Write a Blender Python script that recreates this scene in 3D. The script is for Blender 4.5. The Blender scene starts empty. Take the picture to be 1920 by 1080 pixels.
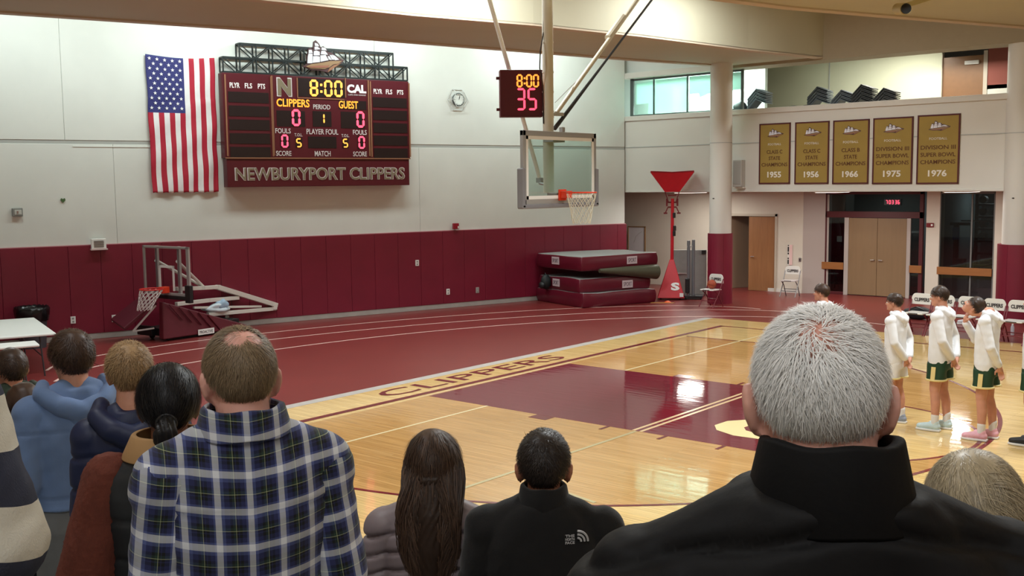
import bpy, bmesh, math, random
import numpy as np
from mathutils import Matrix, Vector, Euler
random.seed(7); rng = np.random.default_rng(7)
PI = math.pi
SC = bpy.context.scene
COL = SC.collection

# ------------------------------------------------------------------ camera
CAM = np.array([11.0628, -12.9927, 3.2036]); YAW, PITCH, ROLL, FOC = 2.26718, -0.0995627, -0.0113931, 1967.28
def _rot(yaw, pitch, roll):
    cy, sy, cp, sp = math.cos(yaw), math.sin(yaw), math.cos(pitch), math.sin(pitch)
    f = np.array([cy*cp, sy*cp, sp]); r = np.array([sy, -cy, 0.]); u = np.cross(r, f)
    c, s = math.cos(roll), math.sin(roll)
    return np.array([c*r+s*u, -s*r+c*u, f])
RM = _rot(YAW, PITCH, ROLL)
cam = bpy.data.cameras.new('camera'); camo = bpy.data.objects.new('camera', cam); COL.objects.link(camo)
cam.sensor_width = 36; cam.lens = FOC/1920*36; cam.clip_start = .05; cam.clip_end = 200
camo.matrix_world = Matrix(((RM[0][0], RM[1][0], -RM[2][0], CAM[0]), (RM[0][1], RM[1][1], -RM[2][1], CAM[1]), (RM[0][2], RM[1][2], -RM[2][2], CAM[2]), (0, 0, 0, 1)))
SC.camera = camo

# ------------------------------------------------------------------ light and exposure
SC.view_settings.view_transform = 'Standard'; SC.view_settings.look = 'None'
SC.view_settings.gamma = 1; SC.view_settings.use_curve_mapping = False
SC.view_settings.exposure = -.36
w = bpy.data.worlds.new('world'); SC.world = w; w.use_nodes = True
w.node_tree.nodes['Background'].inputs[0].default_value = (.62, .60, .54, 1)
w.node_tree.nodes['Background'].inputs[1].default_value = .10
def area(name, loc, sx, sy, power, col=(.93, .985, 1), rot=(0, 0, 0)):
    l = bpy.data.lights.new(name, 'AREA'); l.shape = 'RECTANGLE'; l.size = sx; l.size_y = sy; l.energy = power; l.color = col
    o = bpy.data.objects.new(name, l); o.location = loc; o.rotation_euler = rot; COL.objects.link(o)
    return o
WANG = math.atan2(1, .291068)
# lamps between the left wall and the first beam: they wash the wall
for (x, y, p) in ((-8.2, -3.8, 118), (-7.1, 0.0, 146), (-6.0, 4.2, 150), (-4.9, 8.6, 142)):
    area('wall_bay_lamp', (x, y, 7.35), .6, 2.4, p, (.86, 1, .97), (0, math.radians(32), WANG-PI/2))
# lamps between the two beams, over the court
for (x, y, p) in ((-2.6, -6.5, 420), (-.9, .4, 450), (.6, 6.0, 330)):
    area('court_bay_lamp', (x, y, 7.4), .7, 2.2, p, (.93, .98, 1), (0, 0, WANG-PI/2))
for (x, y, p) in ((6.5, -4.5, 480), (8.2, 1.5, 480), (10.0, 5.5, 240)):
    area('far_bay_lamp', (x, y, 7.3), .7, 2.2, p, (.93, .98, 1), (0, 0, WANG-PI/2))
# lamps over the stands
for (x, y, p) in ((6.0, -11.6, 95), (11.0, -14.2, 115), (15, -10.5, 85)):
    area('stand_lamp', (x, y, 7.2), 2.5, .7, p, (.95, .98, 1))

# ------------------------------------------------------------------ pixel -> real plane helpers (photograph taken as 1920x1080)
WSL, WX0 = .291068, -9.52095
WD = np.array([WSL, 1, 0])/math.hypot(WSL, 1); WN = np.array([1, -WSL, 0])/math.hypot(WSL, 1); W0 = np.array([WX0, 0, 0])
BY0, BSL = 12.2787, -.03582
BD = np.array([1, BSL, 0])/math.hypot(1, BSL); BN = np.array([BSL, -1, 0])/math.hypot(1, BSL); B0 = np.array([0, BY0, 0])
def ray(u, v): return np.array([(u-960)/FOC, (540-v)/FOC, 1])@RM
def hitp(u, v, n, p0):
    d = ray(u, v); return CAM+d*(np.dot(n, np.array(p0)-CAM)/np.dot(n, d))
def F(u, v, z=0.): return hitp(u, v, (0, 0, 1), (0, 0, z))
def PX(u, v, x): return hitp(u, v, (1, 0, 0), (x, 0, 0))
def PY(u, v, y): return hitp(u, v, (0, 1, 0), (0, y, 0))
def DP(u, v, d): return CAM+ray(u, v)*d
def WS(u, v, off=0.):
    q = hitp(u, v, WN, W0+WN*off); return float(np.dot(q-W0, WD)), float(q[2])
def BS(u, v, off=0.):
    q = hitp(u, v, BN, B0+BN*off); return float(np.dot(q-B0, BD)), float(q[2])
def wpt(s, z, off=0.): return Vector(W0+WD*s+WN*off+np.array([0, 0, z]))
def bpt(s, z, off=0.): return Vector(B0+BD*s+BN*off+np.array([0, 0, z]))
BANG = math.atan2(BSL, 1)

# ------------------------------------------------------------------ materials
def lin(c): return tuple(((x/255)/12.92 if x/255 <= .04045 else ((x/255+.055)/1.055)**2.4) for x in c)
MATS = {}
def mat(name, rgb, rough=.55, metal=0., spec=.5, noise=0., nscale=8., bump=0., bscale=60., coat=0., stretch=None, emit=None, alpha=None, sheen=0., rough_noise=0.):
    if name in MATS: return MATS[name]
    m = bpy.data.materials.new(name); m.use_nodes = True; nt = m.node_tree; N = nt.nodes; L = nt.links
    b = N['Principled BSDF']; c = lin(rgb)
    b.inputs['Base Color'].default_value = (*c, 1); b.inputs['Roughness'].default_value = rough; b.inputs['Metallic'].default_value = metal
    b.inputs['Specular IOR Level'].default_value = spec; b.inputs['Coat Weight'].default_value = coat
    if sheen: b.inputs['Sheen Weight'].default_value = sheen
    if noise or bump:
        tc = N.new('ShaderNodeTexCoord'); mp = N.new('ShaderNodeMapping'); L.new(tc.outputs['Object'], mp.inputs[0])
        if stretch: mp.inputs['Scale'].default_value = stretch
        if noise:
            n = N.new('ShaderNodeTexNoise'); n.inputs['Scale'].default_value = nscale; n.inputs['Detail'].default_value = 5
            L.new(mp.outputs[0], n.inputs[0])
            r = N.new('ShaderNodeMapRange'); r.inputs[1].default_value = .3; r.inputs[2].default_value = .7
            r.inputs[3].default_value = 1-noise; r.inputs[4].default_value = 1+noise
            L.new(n.outputs[0], r.inputs[0])
            mx = N.new('ShaderNodeMix'); mx.data_type = 'RGBA'; mx.blend_type = 'MULTIPLY'; mx.inputs[0].default_value = 1
            mx.inputs[6].default_value = (*c, 1); L.new(r.outputs[0], mx.inputs[7]); L.new(mx.outputs[2], b.inputs['Base Color'])
        if bump:
            n2 = N.new('ShaderNodeTexNoise'); n2.inputs['Scale'].default_value = bscale; n2.inputs['Detail'].default_value = 4
            L.new(mp.outputs[0], n2.inputs[0]); bp = N.new('ShaderNodeBump'); bp.inputs['Strength'].default_value = bump; bp.inputs['Distance'].default_value = .01
            L.new(n2.outputs[0], bp.inputs['Height']); L.new(bp.outputs[0], b.inputs['Normal'])
    if emit:
        b.inputs['Emission Color'].default_value = (*lin(emit[0]), 1); b.inputs['Emission Strength'].default_value = emit[1]
    MATS[name] = m; return m
def glass_mat(name, tint, mixv=.05, rough=.02):
    if name in MATS: return MATS[name]
    m = bpy.data.materials.new(name); m.use_nodes = True; nt = m.node_tree; N = nt.nodes; L = nt.links
    N.remove(N['Principled BSDF']); o = N['Material Output']
    t = N.new('ShaderNodeBsdfTransparent'); t.inputs[0].default_value = (*lin(tint), 1)
    g = N.new('ShaderNodeBsdfGlossy'); g.inputs['Roughness'].default_value = rough
    x = N.new('ShaderNodeMixShader'); x.inputs[0].default_value = mixv; L.new(t.outputs[0], x.inputs[1]); L.new(g.outputs[0], x.inputs[2])
    L.new(x.outputs[0], o.inputs[0]); MATS[name] = m; return m

# ------------------------------------------------------------------ mesh helpers
class MB:
    def __init__(s): s.v = []; s.f = []; s.m = []
    def add(s, vs, fs, mi=0):
        o = len(s.v); s.v.extend([tuple(map(float, p)) for p in vs]); s.f.extend([tuple(i+o for i in f) for f in fs]); s.m.extend([mi]*len(fs)); return s
    def box(s, c, d, rot=None, mi=0):
        x, y, z = d[0]/2, d[1]/2, d[2]/2
        vs = [Vector((a*x, b*y, e*z)) for e in (-1, 1) for b in (-1, 1) for a in (-1, 1)]
        if rot is not None:
            R = rot if isinstance(rot, Matrix) else Euler(rot).to_matrix(); vs = [R@p for p in vs]
        c = Vector(c)
        return s.add([p+c for p in vs], [(0, 2, 3, 1), (4, 5, 7, 6), (0, 1, 5, 4), (2, 6, 7, 3), (0, 4, 6, 2), (1, 3, 7, 5)], mi)
    def bar(s, p, q, w, h=None, mi=0, up=(0, 0, 1)):
        p = Vector(p); q = Vector(q); h = h or w; d = q-p; L = d.length; d.normalize(); u = Vector(up)
        if abs(d.dot(u)) > .98: u = Vector((1, 0, 0))
        a = d.cross(u).normalized(); b = a.cross(d)
        return s.box((p+q)/2, (w, L, h), Matrix((a, d, b)).transposed(), mi)
    def tube(s, pts, r, n=10, mi=0, cap=True, close=False):
        pts = [Vector(p) for p in pts]; k = len(pts); rs = r if isinstance(r, (list, tuple)) else [r]*k
        o = len(s.v); prev = None
        for i, p in enumerate(pts):
            if close: t = pts[(i+1) % k]-pts[i-1]
            else: t = pts[min(i+1, k-1)]-pts[max(i-1, 0)]
            t.normalize()
            if prev is None:
                a = t.cross(Vector((0, 0, 1)))
                if a.length < .05: a = t.cross(Vector((1, 0, 0)))
            else: a = prev-t*prev.dot(t)
            a.normalize(); prev = a; b = t.cross(a)
            for j in range(n):
                th = 2*PI*j/n; s.v.append(tuple(p+(a*math.cos(th)+b*math.sin(th))*rs[i]))
        for i in range(k if close else k-1):
            i2 = (i+1) % k
            for j in range(n):
                j2 = (j+1) % n; s.f.append((o+i*n+j, o+i*n+j2, o+i2*n+j2, o+i2*n+j)); s.m.append(mi)
        if cap and not close:
            s.f.append(tuple(o+j for j in range(n))[::-1]); s.m.append(mi); s.f.append(tuple(o+(k-1)*n+j for j in range(n))); s.m.append(mi)
        return s
    def prism(s, poly, y0, y1, mi=0):      # polygon in X/Z, pushed along Y
        k = len(poly); vs = [(p[0], y0, p[1]) for p in poly]+[(p[0], y1, p[1]) for p in poly]
        fs = [tuple(range(k)), tuple(range(2*k-1, k-1, -1))]+[(i, i+k, (i+1) % k+k, (i+1) % k) for i in range(k)]
        return s.add(vs, fs, mi)
    def slab(s, poly, z0, z1, mi=0):       # polygon in X/Y, pushed along Z
        k = len(poly); vs = [(p[0], p[1], z0) for p in poly]+[(p[0], p[1], z1) for p in poly]
        fs = [tuple(range(k-1, -1, -1)), tuple(range(k, 2*k))]+[(i, (i+1) % k, (i+1) % k+k, i+k) for i in range(k)]
        return s.add(vs, fs, mi)
    def lathe(s, prof, n=24, c=(0, 0, 0), mi=0):   # profile of (r, z)
        o = len(s.v); k = len(prof)
        for (r, z) in prof:
            for j in range(n): s.v.append((c[0]+r*math.cos(2*PI*j/n), c[1]+r*math.sin(2*PI*j/n), c[2]+z))
        for i in range(k-1):
            for j in range(n):
                j2 = (j+1) % n; s.f.append((o+i*n+j, o+i*n+j2, o+(i+1)*n+j2, o+(i+1)*n+j)); s.m.append(mi)
        if prof[0][0] > 1e-5: s.f.append(tuple(o+j for j in range(n))[::-1]); s.m.append(mi)
        if prof[-1][0] > 1e-5: s.f.append(tuple(o+(k-1)*n+j for j in range(n))); s.m.append(mi)
        return s
    def mesh(s, name, mats):
        me = bpy.data.meshes.new(name); me.from_pydata(s.v, [], s.f)
        for m in (mats if isinstance(mats, (list, tuple)) else [mats]): me.materials.append(m)
        if max(s.m, default=0): me.polygons.foreach_set('material_index', s.m)
        bm = bmesh.new(); bm.from_mesh(me); bmesh.ops.recalc_face_normals(bm, faces=bm.faces); bm.to_mesh(me); bm.free()
        me.update(); return me
    def build(s, name, mats, parent=None, loc=(0, 0, 0), rot=(0, 0, 0), bevel=0., smooth=False, seg=2):
        return link(name, s.mesh(name, mats), parent, loc, rot, bevel, smooth, seg)
def link(name, me, parent=None, loc=(0, 0, 0), rot=(0, 0, 0), bevel=0., smooth=False, seg=2):
    o = bpy.data.objects.new(name, me); COL.objects.link(o); o.location = loc; o.rotation_euler = rot
    if parent is not None: o.parent = parent
    if smooth:
        for p in me.polygons: p.use_smooth = True
        if smooth == 'auto':
            try: me.set_sharp_from_angle(angle=math.radians(38))
            except Exception: pass
    if bevel:
        b = o.modifiers.new('bevel', 'BEVEL'); b.width = bevel; b.segments = seg; b.limit_method = 'ANGLE'; b.angle_limit = math.radians(40)
    return o
def empty(name, loc=(0, 0, 0), rz=0., label=None, cat=None, group=None, parent=None, kind=None):
    o = bpy.data.objects.new(name, None); COL.objects.link(o); o.location = loc; o.rotation_euler = (0, 0, rz); o.empty_display_size = .1
    if parent is not None: o.parent = parent
    return tag(o, label, cat, group, kind)
def tag(o, label=None, cat=None, group=None, kind=None):
    if label: o['label'] = label
    if cat: o['category'] = cat
    if group: o['group'] = group
    if kind: o['kind'] = kind
    return o
KIDS = {}
def copy_tree(o, parent=None):
    c = o.copy(); COL.objects.link(c)
    if parent is not None: c.parent = parent
    for ch in [x for x in bpy.data.objects if x.parent == o]: copy_tree(ch, c)
    return c
def text(name, s, m, parent=None, loc=(0, 0, 0), h=.1, wid=None, rot=(PI/2, 0, 0), depth=.003, bold=0., align='C', label=None):
    cu = bpy.data.curves.new(name, 'FONT'); cu.body = s; cu.extrude = .5; cu.offset = bold; cu.size = 1.; cu.resolution_u = 3
    t = bpy.data.objects.new(name, cu); COL.objects.link(t); dg = bpy.context.evaluated_depsgraph_get()
    me = bpy.data.meshes.new_from_object(t.evaluated_get(dg)); bpy.data.objects.remove(t); bpy.data.curves.remove(cu)
    n = len(me.vertices); a = np.empty(n*3); me.vertices.foreach_get('co', a); a = a.reshape(-1, 3)
    lo, hi = a.min(0), a.max(0); sz = hi-lo; ky = h/sz[1]; kx = (wid/sz[0]) if wid else ky
    a[:, 0] = (a[:, 0]-((lo[0]+hi[0])/2 if align == 'C' else lo[0]))*kx; a[:, 1] = (a[:, 1]-(lo[1]+hi[1])/2)*ky; a[:, 2] *= depth
    me.vertices.foreach_set('co', a.ravel()); me.materials.clear(); me.materials.append(m); me.update()
    o = bpy.data.objects.new(name, me); COL.objects.link(o); o.location = loc; o.rotation_euler = rot
    if parent is not None: o.parent = parent
    if label: o['label'] = label
    return o
SEG = {'0': 'abcdef', '1': 'bc', '3': 'abgcd', '5': 'afgcd', '6': 'afgedc', '7': 'abc', '8': 'abcdefg', 'I': 'ef'}
def digit(ch, m, parent, x, z, wd, h, y=-.004, t=None, name='led_digit'):
    t = t or h*.13; b = MB(); hw, hh = wd/2-t/2, h/2-t/2; g = t*.12
    def sg(p, q):
        dx, dz = q[0]-p[0], q[1]-p[1]; L = math.hypot(dx, dz); dx, dz = dx/L, dz/L; k = t/2
        p = (p[0]+dx*g, p[1]+dz*g); q = (q[0]-dx*g, q[1]-dz*g)
        b.prism([p, (p[0]+dx*k-dz*k, p[1]+dz*k+dx*k), (q[0]-dx*k-dz*k, q[1]-dz*k+dx*k), q, (q[0]-dx*k+dz*k, q[1]-dz*k-dx*k), (p[0]+dx*k+dz*k, p[1]+dz*k-dx*k)], -.004, .004)
    S = dict(a=((-hw, hh), (hw, hh)), b=((hw, hh), (hw, 0)), c=((hw, 0), (hw, -hh)), d=((-hw, -hh), (hw, -hh)), e=((-hw, 0), (-hw, -hh)), f=((-hw, hh), (-hw, 0)), g=((-hw, 0), (hw, 0)))
    if ch == ':':
        for zz in (h*.2, -h*.2): b.box((0, 0, zz), (t, .008, t))
    else:
        for k in SEG[ch]: sg(*S[k])
    return b.build(name, m, parent, (x, y, z))
# ------------------------------------------------------------------ colours used all over
M_WALL = mat('wall_paint', (222, 224, 219), .6, noise=.03, nscale=1.2, bump=.05, bscale=40)
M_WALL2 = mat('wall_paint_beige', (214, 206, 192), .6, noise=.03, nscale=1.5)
M_BAL = mat('balcony_paint', (216, 213, 205), .6, noise=.02, nscale=1.)
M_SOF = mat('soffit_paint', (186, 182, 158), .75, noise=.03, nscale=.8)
M_LIP = mat('soffit_edge_tone', (196, 180, 158), .7)  # beam edge strips, slightly pinker than the soffit
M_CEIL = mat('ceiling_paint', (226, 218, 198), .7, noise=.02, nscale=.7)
M_PAD = mat('maroon_vinyl', (122, 24, 48), .42, noise=.07, nscale=1.6, bump=.06, bscale=14)
M_MAROON = mat('maroon_paint', (118, 24, 42), .45)
M_GREY = mat('grey_rubber', (168, 162, 156), .7, noise=.06, nscale=5)
M_BLACK = mat('black_plastic', (18, 18, 20), .45)
M_WHITE = mat('white_paint', (236, 236, 232), .4)
M_CHROME = mat('brushed_steel', (176, 176, 178), .3, metal=.9)
M_ALU = mat('aluminium', (190, 190, 188), .38, metal=.6)
M_DARK = mat('dark_void', (16, 14, 14), .8)
M_CREAM = mat('cream_line_paint', (238, 224, 178), .18, spec=.6)
M_LMAR = mat('maroon_line_paint', (112, 26, 36), .16, spec=.6)

def wood(name, rgb, rgb2, rough=.1):
    m = bpy.data.materials.new(name); m.use_nodes = True; nt = m.node_tree; N = nt.nodes; L = nt.links; b = N['Principled BSDF']
    tc = N.new('ShaderNodeTexCoord'); mp = N.new('ShaderNodeMapping'); L.new(tc.outputs['Object'], mp.inputs[0])
    br = N.new('ShaderNodeTexBrick'); br.inputs['Scale'].default_value = 1; br.offset = .37; br.squash = 1
    br.inputs['Brick Width'].default_value = 1.3; br.inputs['Row Height'].default_value = .057; br.inputs['Mortar Size'].default_value = .0016
    br.inputs['Color1'].default_value = (*lin(rgb), 1); br.inputs['Color2'].default_value = (*lin(rgb2), 1); br.inputs['Mortar'].default_value = (*[x*.55 for x in lin(rgb2)], 1)
    br.inputs['Bias'].default_value = -.15; br.inputs['Mortar Smooth'].default_value = .2
    L.new(mp.outputs[0], br.inputs[0])
    m2 = N.new('ShaderNodeMapping'); m2.inputs['Scale'].default_value = (.7, 14, 1); L.new(tc.outputs['Object'], m2.inputs[0])
    n = N.new('ShaderNodeTexNoise'); n.inputs['Scale'].default_value = 2.2; n.inputs['Detail'].default_value = 6; L.new(m2.outputs[0], n.inputs[0])
    r = N.new('ShaderNodeMapRange'); r.inputs[1].default_value = .3; r.inputs[2].default_value = .7; r.inputs[3].default_value = .80; r.inputs[4].default_value = 1.14; L.new(n.outputs[0], r.inputs[0])
    mx = N.new('ShaderNodeMix'); mx.data_type = 'RGBA'; mx.blend_type = 'MULTIPLY'; mx.inputs[0].default_value = 1
    L.new(br.outputs[0], mx.inputs[6]); L.new(r.outputs[0], mx.inputs[7]); L.new(mx.outputs[2], b.inputs['Base Color'])
    wv = N.new('ShaderNodeTexNoise'); wv.inputs['Scale'].default_value = 1.; wv.inputs['Detail'].default_value = 1.5
    m3 = N.new('ShaderNodeMapping'); m3.inputs['Scale'].default_value = (1.6, 9., 1); L.new(tc.outputs['Object'], m3.inputs[0]); L.new(m3.outputs[0], wv.inputs[0])
    bp = N.new('ShaderNodeBump'); bp.inputs['Strength'].default_value = .30; bp.inputs['Distance'].default_value = .004; L.new(wv.outputs[0], bp.inputs['Height']); L.new(bp.outputs[0], b.inputs['Normal'])
    b.inputs['Roughness'].default_value = rough; b.inputs['Specular IOR Level'].default_value = .5
    return m
def lacquer(name, rgb, rough=.1):
    m = mat(name, rgb, rough, noise=.03, nscale=2); nt = m.node_tree; N = nt.nodes; L = nt.links; b = N['Principled BSDF']
    tc = N.new('ShaderNodeTexCoord'); m3 = N.new('ShaderNodeMapping'); m3.inputs['Scale'].default_value = (1.6, 9., 1); wv = N.new('ShaderNodeTexNoise'); wv.inputs['Scale'].default_value = 1; wv.inputs['Detail'].default_value = 1.5
    L.new(tc.outputs['Object'], m3.inputs[0]); L.new(m3.outputs[0], wv.inputs[0]); bp = N.new('ShaderNodeBump'); bp.inputs['Strength'].default_value = .30; bp.inputs['Distance'].default_value = .004
    L.new(wv.outputs[0], bp.inputs['Height']); L.new(bp.outputs[0], b.inputs['Normal']); return m
M_WOODL = wood('maple_light', (228, 196, 134), (215, 181, 118), .07)
M_WOODT = wood('maple_stained', (202, 158, 98), (187, 142, 84), .07)
M_KEY = lacquer('key_lacquer', (112, 32, 48), .06)
M_TRACK = mat('red_rubber', (120, 46, 44), .33, spec=.45, noise=.06, nscale=1.1, bump=.05, bscale=180)
M_TLINE = mat('track_line', (222, 190, 180), .5)

# ------------------------------------------------------------------ floor with its court and lines
floor = MB().slab([(-22, -16), (21, -16), (21, 24), (-22, 24)], -.3, 0).build('floor', M_TRACK); tag(floor, kind='structure')
def flat(name, poly, m, z, t=.001, label=None):
    o = MB().slab(poly, z-t, z).build(name, m, floor)
    if label: o['label'] = label
    return o
def strip(name, pts, wd, m, z):
    n = len(pts); P = [np.array(p[:2], float) for p in pts]; Lf, Rt = [], []
    for i in range(n):
        t = P[min(i+1, n-1)]-P[max(i-1, 0)]; t /= np.linalg.norm(t); nn = np.array([-t[1], t[0]])*wd/2; Lf.append(P[i]+nn); Rt.append(P[i]-nn)
    b = MB(); vs = [(p[0], p[1], zz) for zz in (z-.001, z) for p in Lf+Rt]; fs = []
    for i in range(n-1):
        fs += [(2*n+i, 3*n+i, 3*n+i+1, 2*n+i+1), (i, i+1, n+i+1, n+i), (i, i+2*n, i+1+2*n, i+1), (n+i, n+i+1, 3*n+i+1, 3*n+i)]
    b.add(vs, fs); return b.build(name, m, floor)
def arc(cx, cy, r, a0, a1, n=64): return [(cx+r*math.cos(a0+(a1-a0)*i/n), cy+r*math.sin(a0+(a1-a0)*i/n)) for i in range(n+1)]
CX0, CX1, CY0, CY1 = -.99, 20.5, -8.75, 8.75
flat('wood_court', [(CX0, CY0), (CX1, CY0), (CX1, CY1), (CX0, CY1)], M_WOODL, .002, .002)
flat('court_edge_strip', [(CX0-.2, CY0), (CX0, CY0), (CX0, CY1), (CX0-.2, CY1)], M_GREY, .004, .004)
TP = [(0, -5.86)]+[(1.6, -5.86)]+arc(1.6, 0, 5.86, -PI/2, PI/2, 72)[1:-1]+[(1.6, 5.86), (0, 5.86)]
flat('three_point_floor', TP, M_WOODT, .003)
flat('free_throw_floor', arc(5.65, 0, 1.75, -PI/2, PI/2, 40), M_WOODL, .0035)
flat('key_paint', [(0.02, -1.78), (5.65, -1.78), (5.65, 1.78), (0.02, 1.78)], M_KEY, .004)
strip('three_point_line', [(0, -5.88)]+[(1.6, -5.88)]+arc(1.6, 0, 5.88, -PI/2, PI/2, 96)[1:-1]+[(1.6, 5.88), (0, 5.88)], .055, M_LMAR, .005)
strip('free_throw_line', arc(5.65, 0, 1.75, -PI/2, PI/2, 64), .05, M_LMAR, .0052)
strip('baseline', [(-.17, CY0+1.0), (-.17, 7.7)], .12, M_LMAR, .005)
strip('key_end_line', [(-.03, -1.9), (-.03, 1.9)], .05, mat('tan_line_paint', (226, 196, 150), .18), .0052)
strip('sideline', [(-.2, 7.66), (16, 7.66)], .07, M_LMAR, .005)
strip('sideline', [(-.2, -7.68), (16, -7.68)], .07, M_LMAR, .005)
strip('centre_line', [(12.8, -7.68), (12.8, 7.66)], .06, M_LMAR, .0054)
strip('volleyball_line', [(1.2, -7.6), (1.2, -1.78)], .04, M_CREAM, .0056)
strip('volleyball_line', [(1.2, 1.78), (1.2, 7.6)], .04, M_CREAM, .0056)
M_TAN = MATS['tan_line_paint']
for dx in (-.055, .055): strip('volleyball_line', [(3.76+dx, -1.78), (3.76+dx, 1.78)], .05, M_TAN, .0056)
M_BLUEG = mat('faded_blue_line', (186, 172, 128), .2)
strip('practice_line', [(3.7, -5.8), (3.76, -1.8)], .05, M_BLUEG, .0056)
strip('practice_line', [(4.4, -4.45), (5.1, -4.6)], .05, M_BLUEG, .0056)
for sy in (-1, 1):
    flat('lane_block', [(2.13, sy*1.79), (2.43, sy*1.79), (2.43, sy*2.0), (2.13, sy*2.0)], M_LMAR, .0055)
    for x in (3.3, 4.18, 5.0): flat('lane_mark', [(x, sy*1.79), (x+.05, sy*1.79), (x+.05, sy*1.99), (x, sy*1.99)], M_LMAR, .0055)
# big cream letter painted in the key (its right half is behind the old man's head)
cg = F(1337, 794)
text('key_letter', 'C', mat('cream_letter_paint', (244, 228, 170), .12), floor, (cg[0]+.72, -.98+.28, .0062), h=1.15, wid=1.35, rot=(0, 0, math.radians(16)), depth=.0006, bold=.05, label='big cream letter painted on the maroon key')
# CLIPPERS along the base line
ta, tb = F(690, 737, .002), F(1062, 670, .002)
text('baseline_lettering', 'CLIPPERS', M_LMAR, floor, ((CX0-.24)/2, (ta[1]+tb[1])/2, .0052), h=.44, wid=abs(tb[1]-ta[1]), rot=(0, 0, PI/2), depth=.0006, bold=.004, label='maroon letters reading CLIPPERS along the base line')
# running track lines
for pl in ([(60, 693), (240, 664), (340, 646), (500, 623.5), (740, 596.5), (1000, 580.8), (1130, 577), (1300, 576), (1420, 578)],
           [(90, 712), (260, 676), (340, 662), (500, 637.5), (760, 607.3), (1000, 591), (1130, 586), (1300, 583.5), (1420, 585), (1560, 590)],
           [(180, 716), (340, 684), (500, 658), (760, 622), (1000, 604.5), (1130, 598.5), (1250, 595.5), (1400, 596), (1560, 601), (1700, 611)]):
    pts = [F(u, v) for u, v in pl]; c = np.array(pts)[:, :2]
    k = np.linspace(0, 1, len(c)); kk = np.linspace(0, 1, 60); q = np.stack([np.polyval(np.polyfit(k, c[:, i], 3), kk) for i in (0, 1)], 1)
    e0 = q[0]+(q[0]-q[1])*1.
    strip('track_lane_line', [e0]+list(q), .055, M_TLINE, .002)

# ------------------------------------------------------------------ left wall
def lw(b, s0, s1, z0, z1, o0, o1):   # box given along the wall, up, and out from it
    c = wpt((s0+s1)/2, (z0+z1)/2, (o0+o1)/2); return b.box(c, (s1-s0, abs(o1-o0), z1-z0), (0, 0, WANG))
WEND = 12.93
wl = lw(MB(), -11, WEND, -.2, 7.8, -.35, -.02).build('wall_left', M_WALL); tag(wl, kind='structure')
for (a, b2) in ((-10.8, -2.155), (-2.145, 5.02), (5.03, WEND)):
    lw(MB(), a, b2, 4.2, 7.8, -.03, 0).build('wall_panel', M_WALL, wl, bevel=.006)
for (a, b2) in ((-10.8, -1.2), (-1.195, 6.2), (6.205, WEND)):
    lw(MB(), a, b2, 1.9, 4.12, -.03, .0).build('wall_panel', M_WALL, wl, bevel=.006)
lw(MB(), -10.8, WEND, 4.12, 4.2, -.05, -.012).build('wall_joint', mat('joint_grey', (176, 178, 174), .7), wl)
lw(MB(), -2.0, -.2, 4.06, 4.085, -.01, .012).build('wall_conduit', M_WALL, wl)
pm = lw(MB(), 0, .636, .125, 2.0, -.0, .055); pme = None
s = -10.6; i = 0
while s < WEND-.02:
    e = min(s+.645, WEND+.03)
    lw(MB(), s+.0015, e-.0015, .125, 2.0, .0, .055).build('wall_pad', M_PAD, wl, bevel=.009)
    s = e; i += 1
lw(MB(), -10.6, WEND, 1.985, 2.015, .0, .035).build('pad_cap', mat('pad_cap_paint', (196, 140, 146), .5), wl)
bl = lw(MB(), -10.6, WEND, .0, .125, -.02, .045).build('baseboard_left', M_GREY, bevel=.008); tag(bl, kind='structure')
# end of the left wall
def bw(b, s0, s1, z0, z1, o0, o1):
    c = bpt((s0+s1)/2, (z0+z1)/2, (o0+o1)/2); return b.box(c, (s1-s0, abs(o1-o0), z1-z0), (0, 0, BANG))
XL = float(wpt(WEND, 0)[0])
# ------------------------------------------------------------------ balcony front, its sill, the soffit under it
wf = bw(MB(), XL-.3, 5.4, 2.9, 5.0, -.4, 0).build('wall_far', M_BAL); tag(wf, kind='structure')
bw(MB(), XL-.2, 5.4, 4.93, 5.065, -.45, .05).build('wall_sill', M_BAL, wf, bevel=.01)
bw(MB(), XL-.05, 5.4, 4.17, 4.195, -.02, .012).build('wall_joint', MATS['joint_grey'], wf)
bw(MB(), XL, 5.4, 2.9, 2.96, -.05, .02).build('wall_drip_edge', M_BAL, wf, bevel=.01)
sf = MB().slab([(XL-3, 12.6), (8, 12.6), (8, 16.4), (XL-3, 16.4)], 2.9, 3.1).build('ceiling_under_balcony', mat('soffit_white', (206, 198, 184), .7)); tag(sf, kind='structure')
# ------------------------------------------------------------------ beams and ceiling
ce = MB().slab([(-22, -16), (21, -16), (21, 24), (-22, 24)], 7.8, 8.0).build('ceiling', M_CEIL); tag(ce, kind='structure')
FA = [(-9.75, -13), (-7.36, -4.52), (-5.91, -.3), (-5.0, 3.4), (-3.54, 9.08), (-2.72, 11.6), (-2.72, 12.6)]
NA = [(-5.4, -13), (-3.5, -4.5), (-2.38, .52), (-1.59, 2.86), (-.97, 5.59), (-.42, 9.26), (.15, 11.9), (.3, 12.6)]
def beam(name, A, B, z0=6.2, lip=.22):
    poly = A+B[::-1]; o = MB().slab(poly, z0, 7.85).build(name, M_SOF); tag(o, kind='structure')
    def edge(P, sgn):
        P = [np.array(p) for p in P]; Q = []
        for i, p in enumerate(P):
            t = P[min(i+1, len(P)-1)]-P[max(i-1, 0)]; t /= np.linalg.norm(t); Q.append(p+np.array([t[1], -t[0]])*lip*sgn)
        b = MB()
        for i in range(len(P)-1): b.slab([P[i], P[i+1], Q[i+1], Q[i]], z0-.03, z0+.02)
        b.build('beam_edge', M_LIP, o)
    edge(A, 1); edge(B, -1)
    return o
beam('beam_1', FA, NA)
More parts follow.
